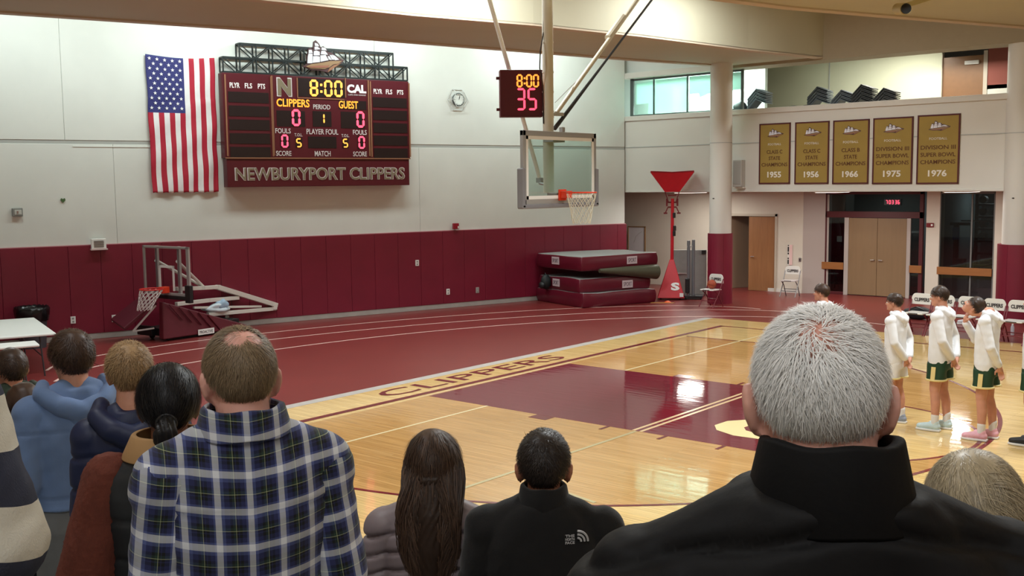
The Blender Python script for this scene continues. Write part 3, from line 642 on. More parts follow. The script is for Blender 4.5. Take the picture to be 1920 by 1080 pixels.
sv = empty('wall_pipe', tuple(PY(1171, 276, 12.85)), WANG, 'grey pipe along the wall joint turning down at the corner', 'pipe')
MB().tube([(-.0, -.03, .0), (-.02, -.03, -.06), (-.02, -.06, -.3), (-.02, -.06, -.34)], .025, 8).build('pipe', M_ALU, sv)
a = WS(1052, 243, .03); c = WS(1176, 246, .03)
MB().tube([(-(c[0]-a[0])-.02, -.02, .34), (-.12, -.02, .34), (-.04, -.02, .31), (-.02, -.02, .2), (-.02, -.02, .03)], .022, 8).build('conduit', M_ALU, sv)

# ------------------------------------------------------------------ ceiling hung main goal
M_PADG = mat('grey_edge_pad', (128, 128, 132), .5); M_ORANGE = mat('rim_orange', (226, 62, 30), .35); M_NET = mat('net_cord', (226, 222, 200), .8); M_POLE = mat('mast_white', (214, 210, 196), .45)
M_BBG = glass_mat('backboard_glass', (232, 241, 237))
goal = empty('basketball_goal', (0, 0, 0), 0, 'ceiling hung basketball goal with clear backboard and white net', 'basketball goal')
BX = 1.22
def ybx(b, y0, y1, z0, z1, x0=BX-.04, x1=BX): return b.box(((x0+x1)/2, (y0+y1)/2, (z0+z1)/2), (x1-x0, y1-y0, z1-z0))
ybx(MB(), -.86, .86, 2.94, 3.92, BX-.025, BX-.012).build('backboard_glass', M_BBG, goal)
b = MB()
for y0, y1, z0, z1 in ((-.93, -.86, 2.88, 3.98), (.86, .93, 2.88, 3.98), (-.93, .93, 3.90, 3.98), (-.93, .93, 2.88, 2.96)): ybx(b, y0, y1, z0, z1, BX-.06, BX)
b.build('backboard_frame', M_ALU, goal, bevel=.006)
b = MB()
for y0, y1, z0, z1 in ((-.86, -.81, 2.96, 3.9), (.81, .86, 2.96, 3.9), (-.86, .86, 3.85, 3.9), (-.86, .86, 2.96, 3.01)): ybx(b, y0, y1, z0, z1, BX-.012, BX+.002)
b.build('border_line', M_WHITE, goal)
b = MB()
for s_ in (-1, 1):
    y = s_*.955; ybx(b, min(y, y-s_*.04)-.02, max(y, y-s_*.04)+.02, 2.83, 3.42, BX-.09, BX+.02)
ybx(b, -.97, .97, 2.82, 2.885, BX-.09, BX+.02); b.build('edge_padding', M_PADG, goal, bevel=.015)
b = MB(); ybx(b, -.09, .09, 2.93, 3.1, BX, BX+.03); b.box((BX+.09, 0, 3.02), (.14, .13, .11)); b.build('rim_bracket', M_ORANGE, goal, bevel=.008)
RC = (BX+.15+.2286, 0, 3.05)
b = MB(); b.tube([(RC[0]+.2286*math.cos(t), .2286*math.sin(t), 3.05) for t in np.linspace(0, 2*PI, 33)[:-1]], .0105, 8, close=True)
b.build('rim', M_ORANGE, goal, smooth=True)
def net(cx, cy, cz, r, hh, parent, m, flop=None, cr=.004):
    b = MB(); n = 12; L = 6; P = []
    for k in range(L+1):
        t = k/L; rr = r*(1-.42*t+.02*math.sin(t*9)); row = []
        for i in range(n):
            a = 2*PI*(i+.5*(k % 2))/n; p = [cx+rr*math.cos(a), cy+rr*math.sin(a), cz-hh*t]
            if flop: p = flop(p, t)
            row.append(p)
        P.append(row)
    for k in range(L):
        for i in range(n):
            i2 = (i+1) % n if k % 2 else (i-1) % n
            b.tube([P[k][i], P[k+1][i]], cr, 4, cap=False); b.tube([P[k][i], P[k+1][i2]], cr, 4, cap=False)
    return b.build('net', m, parent)
net(RC[0], 0, 3.04, .225, .46, goal, M_NET)
b = MB(); b.tube([(.97, 0, 3.05), (.97, 0, 7.8)], .085, 24)
for z in (5.35, 4.9, 4.6, 4.3, 4.22): b.tube([(.97, 0, z-.012), (.97, 0, z+.012)], .091, 24)
b.build('mast', M_POLE, goal, smooth='auto')
b = MB(); b.box((1.08, 0, 3.85), (.2, .3, .05)); b.box((1.08, 0, 3.0), (.2, .12, .1)); b.build('mount_arms', M_ALU, goal, bevel=.006)
p0, p1, p2 = PX(918, 0, .30), PX(945, 125, .30), PX(1013, 338, .30); d_ = p0-p2
MB().tube([tuple(p2), tuple(p2+d_*1.6)], .034, 12).build('brace', M_WHITE, goal, smooth='auto')
b = MB(); b.box(tuple(p2), (.1, .1, .08)); b.tube([tuple(p2-[0, .02, .05]), (.97, 0, p2[2]-.08)], .02, 8); b.build('brace_clamp', M_ALU, goal)
p0, p2 = PX(1195, 0, .6), PX(1043, 212, .9); d_ = p0-p2
MB().tube([tuple(p2), tuple(p2+d_*1.35)], .036, 12).build('brace', mat('brace_ivory', (206, 198, 178), .45), goal, smooth='auto')
m0 = p2+d_*.62; MB().tube([tuple(m0+[-.02, 0, .03]), tuple(m0+d_*.2+[-.02, 0, .03])], .06, 10).build('brace_sleeve', MATS['brace_ivory'], goal)
MB().bar(tuple(p2+[-.05, -.1, -.02]), tuple(p2+[.06, .1, -.02]), .05).build('brace_clamp', M_ALU, goal)
p0, p2 = PX(1222, 0, .6), PX(1040, 241, .95); d_ = p0-p2
MB().tube([tuple(p2), tuple(p2+d_*.55)], [.035, .018], 8).build('strap', M_BLACK, goal); MB().tube([tuple(p2+d_*.5), tuple(p2+d_*1.35)], .02, 8).build('strap', M_BLACK, goal)
p0, p2 = PX(1105, 128, .7), PX(1041, 192, .95); MB().tube([tuple(p2), tuple(p0)], .006, 6).build('cable', M_GREY, goal)
pc = [PX(u, v, .95) for u, v in ((1019, -20), (1019, 60), (1013, 95), (1012, 128), (1018, 160), (1019, 232))]
MB().tube([tuple(p) for p in pc], .009, 6).build('cable', M_BLACK, goal)
MB().box(tuple(PX(1054, 243, 1.18)), (.06, .07, .07)).build('glass_clip', M_ALU, goal)
# shot clock on the mast
qa, qb = PX(945, 125, .75), PX(1018, 131, .75); qc = PX(945, 216, .75)
sc0 = empty('shot_clock', (.62, float((qa[1]+qb[1])/2), float(qc[2])), math.radians(62), 'maroon shot clock box reading 35 hung beside the goal mast', 'shot clock')
view = np.array([CAM[0]-.62, CAM[1]-sc0.location.y]); sw = 1.0; sh = float(qa[2]-qc[2])
sc0.rotation_euler.z = math.radians(46)
MB().box((.06, .1, sh/2), (.66, .2, sh)).build('cabinet', M_SBR, sc0, bevel=.008)
MB().box((.06, -.002, sh/2), (.62, .01, sh-.03)).build('face_panel', mat('shot_face', (84, 12, 24), .35), sc0)
text('maker_letters', 'SHOT CLOCK', M_LET, sc0, (.1, -.008, sh-.04), h=.03, wid=.3, depth=.003) if False else None
for ch, x in (('8', .02), (':', .115), ('0', .20), ('0', .33)): digit(ch, M_AMB, sc0, x*.82+.015, sh-.17, .095, .20, y=-.012, t=.026)
for ch, x in (('3', .06), ('5', .27)): digit(ch, M_RED, sc0, x*.85-.005, .27, .145, .34, y=-.012, t=.032)
for z in (.12, sh-.12): MB().box((-.295, .1, z), (.05, .05, .04)).build('bracket', M_SBR, sc0)

# ------------------------------------------------------------------ folded portable goal by the wall
PG = F(300, 632); PD = 22.9
pax = math.radians(90-87)   # unit axis: faces -Y, slightly turned
pgo = empty('portable_goal', (-8.75, -1.25, 0), math.radians(4), 'folded portable basketball goal with maroon padded base by the wall', 'basketball goal')
M_PGP = mat('maroon_goal_pad', (92, 22, 36), .45, noise=.08, nscale=3, bump=.08, bscale=12); M_PGA = mat('goal_arm_white', (212, 206, 198), .45)
def pl(u, v, x=0.):      # hit the plane through the unit at local x, give local coordinates
    a = pgo.rotation_euler.z; nx = np.array([math.cos(a), math.sin(a), 0]); o = np.array(pgo.location)
    q = hitp(u, v, nx, o+nx*x)-o; return (x, float(-math.sin(a)*q[0]+math.cos(a)*q[1]), float(q[2]))
def Zm(x, y): return 200+x/4.909, 440+y/4.909
# board plane: local y = YB
tlb = F(305, 640.6)
def plY(u, v, y):
    a = pgo.rotation_euler.z; ny = np.array([-math.sin(a), math.cos(a), 0]); o = np.array(pgo.location)
    q = hitp(u, v, ny, o+ny*y)-o; return (float(math.cos(a)*q[0]+math.sin(a)*q[1]), y, float(q[2]))
YBd = .2
TL, TR, BR = plY(268, 461, YBd), plY(354, 462, YBd), plY(357, 562, YBd)
bx0, bx1, bz0, bz1 = TL[0], TR[0], BR[2]+.05, (TL[2]+TR[2])/2; bw_ = bx1-bx0
bb = MB()
def rb(b, x0, x1, z0, z1, t=.04): return b.box(((x0+x1)/2, YBd, (z0+z1)/2), (x1-x0, t, z1-z0))
for q in ((bx0, bx0+.05, bz0, bz1), (bx1-.09, bx1, bz0, bz1), (bx0, bx1, bz1-.05, bz1), (bx0, bx1, bz0, bz0+.06)): rb(bb, *q)
bf = bb.build('backboard_frame', M_ALU, pgo, bevel=.005)
rb(MB(), bx0+.05, bx1-.09, bz0+.06, bz1-.05, .012).build('backboard_glass', glass_mat('goal_glass', (238, 240, 240)), pgo)
b = MB(); cx = (bx0+bx1)/2; ww = bw_*.165
for q in ((cx-ww, cx-ww+.05, bz0+.1, bz0+.62), (cx+ww-.05, cx+ww, bz0+.1, bz0+.62), (cx-ww, cx+ww, bz0+.57, bz0+.62)): rb(b, *q, .016)
b.build('target_square', M_WHITE, pgo)
b = MB()
for xx in (cx-bw_*.24, cx+bw_*.24): b.box((xx, YBd+.05, (bz0+bz1)/2), (.07, .05, bz1-bz0))
b.build('backboard_rails', M_ALU, pgo)
b = MB(); b.box((bx1-.05, YBd-.005, bz0+.06), (.16, .09, .36)); b.box((cx+.2, YBd-.005, bz0-.03), (bw_*.6, .09, .08)); b.build('corner_padding', M_BLACK, pgo, bevel=.012)
rz = bz0+.16; rcx = cx-.05; rcy = YBd-.15-.2286
b = MB(); b.box((cx, YBd-.08, rz-.04), (.16, .16, .13)); b.build('rim_bracket', M_ORANGE, pgo, bevel=.008)
MB().tube([(cx+.2286*math.cos(t), rcy+.2286*math.sin(t), rz) for t in np.linspace(0, 2*PI, 29)[:-1]], .014, 8, close=True).build('rim', mat('rim_red', (206, 36, 28), .35), pgo, smooth=True)
net(cx, rcy, rz-.01, .225, .42, pgo, mat('net_white', (214, 210, 206), .8), flop=lambda p, t: [p[0]-.12*t, p[1]-.12*t, p[2]], cr=.006)
# padded wedge base
apex = pl(*Zm(470, 600), 0); fb = pl(*Zm(515, 985), .42); rt = pl(*Zm(1285, 850), .42)
yf = fb[1]; yr = rt[1]; zt_ = apex[2]
b = MB(); H_ = zt_
b.add([(.46, yf, .06), (.46, yr, .06), (.46, yr, .11), (.40, yf+.05, H_), (.30, yf, .06), (.30, yr, .06), (.30, yr, .11), (.28, yf+.05, H_)], [(0, 1, 2, 3), (4, 7, 6, 5), (0, 4, 5, 1), (1, 5, 6, 2), (2, 6, 7, 3), (3, 7, 4, 0)])
b.build('side_pad', M_PGP, pgo, bevel=.02)
for k in range(5):
    t = .08+k*.11; y = yf+(yr-yf)*t; zz = H_-(H_-.11)*t
    MB().bar((.455, y, zz-.01), (.475, y+.30, zz-.36), .03, .02).build('pad_seam', M_PGP, pgo)
lp = [plY(*Zm(100, 790), yf-.05), plY(*Zm(300, 850), yf-.15)]
b = MB(); b.add([(-.75, yf-.42, .46), (.0, yf-.62, .34), (.27, yf-.02, H_+.02), (-.46, yf+.1, H_+.06), (-.75, yf-.38, .40), (.0, yf-.58, .28), (.27, yf+.03, H_-.05), (-.46, yf+.15, H_-.0)], [(0, 1, 2, 3), (7, 6, 5, 4), (0, 4, 5, 1), (1, 5, 6, 2), (2, 6, 7, 3), (3, 7, 4, 0)])
b.build('front_pad', mat('maroon_front_pad', (88, 26, 40), .45, noise=.05), pgo, bevel=.015)
b = MB(); b.box((0, (yf+yr)/2, .18), (.62, yr-yf-.2, .16)); b.box((-.2, yf+.05, .2), (.5, .1, .2)); b.build('base_frame', M_BLACK, pgo, bevel=.01)
b = MB(); b.bar((0.07, yf-.45, .26), (.24, yf+.0, H_-.08), .035); b.bar((0.07, yf-.45, .26), (.3, yf-.1, .30), .03); b.build('pad_stay', M_ALU, pgo)
for y in (yf+.25, yr-.3):
    for x in (-.28, .28): MB().tube([(x-.02, y, .06), (x+.02, y, .06)], .06, 14).build('wheel', M_BLACK, pgo)
q = pl(*Zm(915, 890), .47); MB().box((.476, q[1], q[2]), (.008, .42, .12)).build('maker_plate', M_WHITE, pgo); text('maker_letters', 'PROACTIVE', mat('ink_dark', (50, 30, 34), .5), pgo, (.482, q[1], q[2]), h=.06, wid=.34, rot=(PI/2, 0, PI/2), depth=.002)
# arms
def arm(name, pts, w_, x=.0, m=None):
    b = MB(); P = [pl(*Zm(*p), x) for p in pts]
    for i in range(len(P)-1): b.bar(P[i], P[i+1], w_*.8, w_, up=(1, 0, 0))
    return b.build(name, m or M_PGA, pgo, bevel=.006)
for x in (-.17, .17):
    o_ = 0 if x > 0 else 14
    arm('main_arm', ((1015, 482), (1560, 650)), .13, x); arm('main_arm', ((640, 500), (890, 490), (1015, 482)), .10, x)
    arm('lower_arm', ((1550, 680), (930, 735)), .10, x); arm('lift_arm', ((1210, 580), (935, 605), (640, 640)), .10, x)
    arm('cylinder', ((1420, 660), (800, 672)), .06, x)
for (xx, p) in ((cx-bw_*.24, (450, 235)), (cx+bw_*.24, (650, 245))):
    a = plY(*Zm(*p), YBd+.08); c = pl(*Zm(890, 480), 0)
    MB().tube([a, c], .035, 8).build('board_strut', M_PGA, pgo)
MB().bar(pl(*Zm(1545, 665), -.24), pl(*Zm(1545, 665), .24), .12).build('cross_tube', M_PGA, pgo); MB().bar(pl(*Zm(890, 490), -.24), pl(*Zm(890, 490), .24), .08).build('cross_tube', M_PGA, pgo)
arm('stay_chain', ((1150, 575), (1155, 760)), .012, .1, M_BLACK)
for p in ((1110, 745, 800), ):
    MB().bar(pl(*Zm(p[0], p[1]), 0), pl(*Zm(p[0], p[2]+20), 0), .06).build('rear_leg', M_PGA, pgo)
# bag left on the arm
a = pl(*Zm(1010, 700), .17); bagw = empty('plastic_bag', tuple(pgo.matrix_world @ Vector(a)) if False else (0, 0, 0), 0, 'crumpled white plastic bag lying on the folded goal arm', 'bag')
ca, sa = math.cos(pgo.rotation_euler.z), math.sin(pgo.rotation_euler.z)
bagw.location = (pgo.location.x+ca*a[0]-sa*a[1], pgo.location.y+sa*a[0]+ca*a[1], a[2]-.02)
def lump(name, m, parent, r, n=3, amp=.2, seed=1, loc=(0, 0, 0), fs=3.):
    bm = bmesh.new(); bmesh.ops.create_icosphere(bm, subdivisions=n, radius=1)
    rg = np.random.default_rng(seed); k = rg.normal(size=(9, 3))*fs; ph = rg.uniform(0, 6, 9)
    for v in bm.verts:
        c = np.array(v.co); d = 1+amp*sum(math.sin(np.dot(k[i], c)+ph[i]) for i in range(9))/5
        v.co = Vector(c*d*np.array(r))
    me = bpy.data.meshes.new(name); bm.to_mesh(me); bm.free(); me.materials.append(m); return link(name, me, parent, loc, smooth=True)
lump('bag_film', mat('bag_white', (206, 220, 228), .3), bagw, (.12, .30, .10), seed=4, amp=.35, loc=(0, 0, .08)); lump('bag_film', mat('bag_blue', (160, 186, 208), .3), bagw, (.1, .16, .13), seed=8, amp=.3, loc=(.02, .12, .14))

# ------------------------------------------------------------------ tables, waste bin at the left
M_TAB = mat('table_white', (232, 236, 230), .4, noise=.02)
def table(name, c, ang, L, D, h, label):
    t = empty(name, c, ang, label, 'table')
    MB().box((0, 0, h-.022), (L, D, .044)).build('tabletop', M_TAB, t, bevel=.015)
    for s_ in (-1, 1):
        for q in (-1, 1): MB().tube([(s_*(L/2-.25), q*(D/2-.1), h-.045), (s_*(L/2-.2), q*(D/2-.08), .0)], .014, 8).build('leg', mat('table_leg', (70, 70, 72), .4, metal=.5), t)
        MB().tube([(s_*(L/2-.23), -(D/2-.09), .35), (s_*(L/2-.23), D/2-.09, .35)], .012, 8).build('crossbar', MATS['table_leg'], t)
    return t
tz = .74
pA, pB, pC = F(105, 624, tz), F(64, 595, tz), F(60, 641, tz)
ta_ = math.atan2(pB[1]-pA[1], pB[0]-pA[0])
dv = np.array([math.cos(ta_), math.sin(ta_)]); nv = np.array([dv[1], -dv[0]])
mid = (pA[:2]+pB[:2])/2; Lt = 1.83; Wt = float(np.linalg.norm(pB[:2]-pA[:2]))
nl = -nv if (F(-200, 640, tz)[:2]-mid)@(-nv) > 0 else nv
cA = mid+nl*Lt/2; table('folding_table', (cA[0], cA[1], 0), ta_+PI/2, Lt, Wt, tz, 'white folding table behind the other one, in front of the bin')
cB = pC[:2]+nl*(.85)+dv*(-.1); table('folding_table', (cB[0], cB[1], 0), ta_+PI/2, 1.83, .5, .74, 'white folding table nearer the stands, partly cut by the frame')
bn = F(62, 662); bz = empty('waste_bin', (float(wpt(-3.05, 0, .5)[0]), float(wpt(-3.05, 0, .5)[1]), 0), 0, 'grey round waste bin lined with a black bag by the pads', 'bin')
MB().lathe([(.24, 0), (.29, .72), (.30, .75)], 28).build('bin_body', mat('bin_grey', (66, 66, 72), .5), bz, smooth='auto')
b = MB(); pr_ = []
for k in range(7):
    pr_.append(None)
n = 40; vs = []; fs = []
for k, (r, z) in enumerate(((.305, .55), (.325, .66), (.33, .78), (.31, .84), (.27, .80), (.22, .6))):
    for j in range(n):
        a = 2*PI*j/n; w_ = 1+.03*math.sin(j*5.3+k)+.02*math.sin(j*2.1); vs.append((r*w_*math.cos(a), r*w_*math.sin(a), z+.012*math.sin(j*3.3+k*2)))
for k in range(5):
    for j in range(n): fs.append((k*n+j, k*n+(j+1) % n, (k+1)*n+(j+1) % n, (k+1)*n+j))
fs.append(tuple(5*n+j for j in range(n)))
b.add(vs, fs); b.build('bin_liner', mat('bin_bag_black', (14, 14, 16), .22), bz, smooth=True)

# ------------------------------------------------------------------ crash mats
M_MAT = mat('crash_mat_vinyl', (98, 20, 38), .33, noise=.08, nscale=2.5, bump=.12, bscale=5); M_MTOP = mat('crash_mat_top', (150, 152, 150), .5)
def cushion(L, D, H, seed, sag=.02):
    b = MB(); nx, ny, nz = 14, 10, 4; rg = np.random.default_rng(seed); k = rg.normal(size=(5, 3))*2.2; ph = rg.uniform(0, 6, 5)
    bm = bmesh.new(); bmesh.ops.create_cube(bm, size=1); bmesh.ops.subdivide_edges(bm, edges=bm.edges, cuts=9, use_grid_fill=True)
    for v in bm.verts:
        c = np.array(v.co)*2; rr = .06
        p = np.array([c[0]*L/2, c[1]*D/2, c[2]*H/2])
        bul = .03*(1-c[2]**2); p[0] += bul*np.sign(c[0])*(abs(c[0]) > .9); p[1] += bul*np.sign(c[1])*(abs(c[1]) > .9)
        p[2] += sag*sum(math.sin(np.dot(k[i], c)+ph[i]) for i in range(5))/3*(c[2] > -.9)
        v.co = Vector(p)+Vector((0, 0, H/2))
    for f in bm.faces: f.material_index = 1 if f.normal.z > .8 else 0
    return bm
def crash(c, ang, L, D, H, label, seed, tilt=(0, 0)):
    t = empty('crash_mat', c, ang, label, 'mat', 'crash mats stacked in the corner'); t.rotation_euler = (tilt[0], tilt[1], ang)
    bm = cushion(L, D, H, seed); bm.normal_update()
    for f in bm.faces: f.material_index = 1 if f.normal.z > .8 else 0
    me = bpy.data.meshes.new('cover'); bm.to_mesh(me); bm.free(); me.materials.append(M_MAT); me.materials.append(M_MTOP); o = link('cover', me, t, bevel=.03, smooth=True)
    return t
# footprint read from the photograph: left corner, front corner, right corner
cl_, cf_, cr_ = F(1016, 563), F(1094, 578), F(1228, 566.5)
ex = cr_[:2]-cf_[:2]; Lx = float(np.linalg.norm(ex)); mang = math.atan2(ex[1], ex[0]); ey = cl_[:2]-cf_[:2]; Ly = float(np.linalg.norm(ey))
exu = ex/Lx; eyu = np.array([-exu[1], exu[0]])
Ly = min(Ly, 2.2)
def mcent(f, L, D): c = f[:2]+exu*L/2+eyu*D/2; return (float(c[0]), float(c[1]))
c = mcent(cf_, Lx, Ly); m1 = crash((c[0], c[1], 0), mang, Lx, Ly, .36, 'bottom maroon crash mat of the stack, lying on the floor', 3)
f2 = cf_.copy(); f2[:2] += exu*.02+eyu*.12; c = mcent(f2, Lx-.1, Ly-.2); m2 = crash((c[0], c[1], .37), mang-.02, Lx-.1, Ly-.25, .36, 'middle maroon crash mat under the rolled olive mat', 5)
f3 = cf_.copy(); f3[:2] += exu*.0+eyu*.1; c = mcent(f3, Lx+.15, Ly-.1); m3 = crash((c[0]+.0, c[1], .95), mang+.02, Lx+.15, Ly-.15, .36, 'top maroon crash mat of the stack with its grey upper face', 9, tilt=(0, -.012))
M_LAB = mat('mat_label', (206, 190, 194), .5); M_INK = mat('label_ink', (84, 72, 80), .6)
def mlabel(t, x, z, side, D, L, wd=.34):
    if side == 'f': o = MB().box((x, -D/2-.042, z), (wd, .01, .2)).build('label_patch', M_LAB, t, bevel=.004); text('label_letters', 'SPORT', M_INK, t, (x, -D/2-.049, z), h=.11, wid=wd*.78, depth=.003)
    else: o = MB().box((-L/2-.042, x, z), (.01, wd, .2)).build('label_patch', M_LAB, t, bevel=.004); text('label_letters', 'SPORT', M_INK, t, (-L/2-.049, x, z), h=.11, wid=wd*.78, depth=.003, rot=(PI/2, 0, -PI/2))
mlabel(m3, .32*Lx/2, .2, 'f', Ly-.15, Lx+.15); mlabel(m3, .1, .22, 's', Ly-.15, Lx+.15); mlabel(m2, .32*Lx/2, .16, 'f', Ly-.25, Lx-.1); mlabel(m2, .1, .2, 's', Ly-.25, Lx-.1)
b = MB(); b.tube([(-.85, 0, .25), (.0, 0, .20), (1.0, 0, .13)], [.05, .12, .20], 24)
c = f3[:2]+exu*(Lx*.60)+eyu*-.05; rm = empty('rolled_mat', (float(c[0]), float(c[1]), .68), mang, 'olive green rolled mat jammed between two crash mats', 'mat'); b.build('roll', mat('olive_vinyl', (76, 76, 58), .5, noise=.05), rm, smooth='auto')
MB().tube([(.99, 0, .13), (1.01, 0, .13)], .13, 24).build('roll_core', mat('olive_dark', (36, 36, 28), .7), rm)
c = cf_[:2]+eyu*(Ly*.72)-exu*.22; bp = empty('backpack', (float(c[0]+exu[0]*.1), float(c[1]+exu[1]*.1), .37), mang, 'small black backpack leaning on the middle crash mat', 'bag')
lump('bag_body', mat('black_nylon', (20, 28, 28), .6), bp, (.16, .13, .20), amp=.1, seed=2, loc=(0, 0, .19)); lump('bag_pocket', mat('black_nylon2', (26, 30, 32), .5), bp, (.08, .11, .1), amp=.08, seed=6, loc=(-.12, 0, .12)); MB().tube([(-.02, -.06, .36), (-.02, 0, .43), (-.02, .06, .36)], .012, 8).build('handle', M_BLACK, bp)
# whiteboard leaning behind the mats
q = PY(1194, 475, 14.7); wb = empty('whiteboard', (float(q[0]), 14.7, .0), 0, 'framed whiteboard leaning on the rear wall behind the mats', 'whiteboard'); zc = float(PY(1194, 425, 14.7)[2])
MB().box((0, 0, zc/2), (.62, .02, zc)).build('board', mat('board_white', (226, 226, 230), .3), wb)
b = MB(); b.box((.31, -.01, zc/2), (.03, .04, zc)); b.box((-.31, -.01, zc/2), (.03, .04, zc)); b.box((0, -.01, zc), (.65, .04, .03)); b.build('frame', mat('board_frame', (150, 120, 84), .5), wb)
MB().tube([(-.1, -.015, zc-.5), (-.02, -.015, zc-.3), (.1, -.015, zc-.2), (.2, -.015, zc-.15)], .004, 6).build('marker_line', M_GREY, wb)

# ------------------------------------------------------------------ red shooting machine
gp = F(1257, 560); M_GUN = mat('machine_red', (196, 16, 36), .4, noise=.03)
gun = empty('shooting_machine', (float(gp[0]), float(gp[1]), 0), 0, 'tall red basketball shooting machine with funnel net and letter S', 'machine')
depg = float((gp-CAM)@RM[2]); vdir = np.array([gp[0]-CAM[0], gp[1]-CAM[1]]); gun.rotation_euler.z = math.atan2(vdir[1], vdir[0])-PI/2
def gl(u, v): q = CAM+ray(u, v)*depg; return float(np.dot(q[:2]-gp[:2], [math.cos(gun.rotation_euler.z), math.sin(gun.rotation_euler.z)])), float(q[2])
pts = [gl(*p) for p in ((1233, 557), (1283, 556), (1262, 486), (1257, 486))]
k = len(pts); b = MB(); top = .05
A = [(pts[0][0], -.36, .05), (pts[1][0], -.36, .05), (pts[1][0], .36, .05), (pts[0][0], .36, .05), (pts[3][0]-.02, -.05, pts[2][1]), (pts[2][0]+.02, -.05, pts[2][1]), (pts[2][0]+.02, .05, pts[2][1]), (pts[3][0]-.02, .05, pts[2][1])]
b.add(A, [(3, 2, 1, 0), (4, 5, 6, 7), (0, 1, 5, 4), (1, 2, 6, 5), (2, 3, 7, 6), (3, 0, 4, 7)]); b.build('base_housing', M_GUN, gun, bevel=.012)
a = gl(1266, 535); sy = -.36+.31*(a[1]-.05)/(pts[2][1]-.05)
text('housing_letter', 'S', M_WHITE, gun, (a[0], sy-.012, a[1]), h=.22, wid=.23, depth=.006, bold=.05, rot=(PI/2-.3, 0, 0))
MB().box((pts[1][0]-.08, -.37, .14), (.1, .02, .1)).build('warning_label', M_WHITE, gun)
b = MB(); b.tube([(gl(1260, 490)[0], 0, gl(1260, 490)[1]-.05), (gl(1261, 372)[0], 0, gl(1261, 372)[1])], .045, 12); b.build('mast', M_GUN, gun, smooth='auto')
b = MB()
for u, v in ((1264, 403), (1265, 427), (1264, 437)): a = gl(u, v); b.box((a[0], -.02, a[1]), (.08, .12, .14))
b.build('control_box', M_BLACK, gun, bevel=.01)
u0, u1, u2, u3 = gl(1221, 322), gl(1300, 320), gl(1273, 359), gl(1247, 359); dpt = (u1[0]-u0[0])/2*.6
xm_ = (u0[0]+u1[0])/2; wt_, wb_ = (u1[0]-u0[0])/2, (u2[0]-u3[0])/2; b = MB(); vs = []
for zz, hw, sag_ in ((u0[1], wt_, .03), (u2[1], wb_, 0)):
    for (sx_, sy_) in ((-1, -1), (0, -1), (1, -1), (1, 0), (1, 1), (0, 1), (-1, 1), (-1, 0)): vs.append((xm_+sx_*hw, sy_*hw*.5, zz-(sag_ if sx_*sy_ == 0 else 0)))
b.add(vs, [(i, (i+1) % 8, 8+(i+1) % 8, 8+i) for i in range(8)]); o = b.build('funnel_net', mat('funnel_red', (206, 18, 40), .6, noise=.04), gun); o.modifiers.new('t', 'SOLIDIFY').thickness = .012
MB().tube(vs[:8], .018, 8, close=True).build('funnel_rim', mat('funnel_edge', (140, 10, 28), .5), gun)
a = gl(1270, 334); text('funnel_letters', 'SHOOT', M_LET, gun, (a[0], -wt_*.5+.07, a[1]), h=.05, wid=.42, depth=.004, rot=(PI/2+.5, 0, 0))
b = MB()
for sx_ in (-1, 1):
    for sy_ in (-1, 1): b.tube([(xm_+sx_*wb_, sy_*wb_*.5, u2[1]), (xm_+sx_*wb_*.55, sy_*wb_*.5, gl(1260, 378)[1])], .014, 6)
for vv in (366, 379, 388):
    z = gl(1260, vv)[1]; b.bar((xm_-wb_*.62, 0, z), (xm_+wb_*.62, 0, z), .04)
for sx_ in (-1, 1): b.bar((xm_+sx_*wb_*.75, -.05, gl(1260, 372)[1]), (xm_+sx_*wb_*.75, -.05, gl(1260, 386)[1]), .05); b.bar((xm_+sx_*wb_*.6, -.05, gl(1260, 388)[1]), (xm_+sx_*wb_*.95, -.05, gl(1260, 398)[1]), .03); b.box((xm_+sx_*wb_*.95, -.05, gl(1260, 399)[1]), (.1, .06, .04))
b.build('ball_cradle', mat('cradle_red', (110, 18, 28), .45), gun)
for sx_ in (-1, 1): MB().tube([(sx_*.26-.02, 0, .05), (sx_*.26+.02, 0, .05)], .05, 12).build('wheel', M_BLACK, gun)
# volleyball posts on a cart, floor cone beside
cp = F(1292, 561); ct = empty('post_cart', (float(cp[0]), float(cp[1]), 0), gun.rotation_euler.z, 'grey steel posts standing on a low black cart', 'cart')
MB().box((.12, .1, .08), (.5, .5, .06)).build('cart_base', M_BLACK, ct, bevel=.01)
for dx, t_ in ((-.02, 1.60), (.11, 1.62)): MB().tube([(dx, 0, .1), (dx, 0, t_)], .045, 14).build('post', mat('post_grey', (120, 122, 126), .4, metal=.4), ct, smooth='auto')
MB().box((.04, 0, 1.44), (.2, .06, .05)).build('post_clamp', M_ALU, ct); MB().box((-.05, -.06, .38), (.12, .1, .4)).build('winch', M_BLACK, ct, bevel=.02)
for x in (-.08, .32):
    for y in (-.1, .3): MB().tube([(x-.02, y, .045), (x+.02, y, .045)], .045, 10).build('wheel', M_BLACK, ct)
sh_ = F(1230, 560); pn = empty('folded_panel', (float(cp[0])-.55, float(cp[1])+.9, 0), gun.rotation_euler.z, 'grey folded panel standing behind the red shooting machine', 'panel')
MB().box((0, 0, .64), (1.0, .05, 1.28)).build('panel', mat('panel_grey', (130, 130, 126), .6, noise=.05), pn, bevel=.01); MB().box((.42, -.04, 1.22), (.12, .08, .1)).build('panel_latch', M_BLACK, pn)
MB().box((-.3, -.05, .62), (.5, .02, .04)).build('panel_strap', M_ALU, pn)
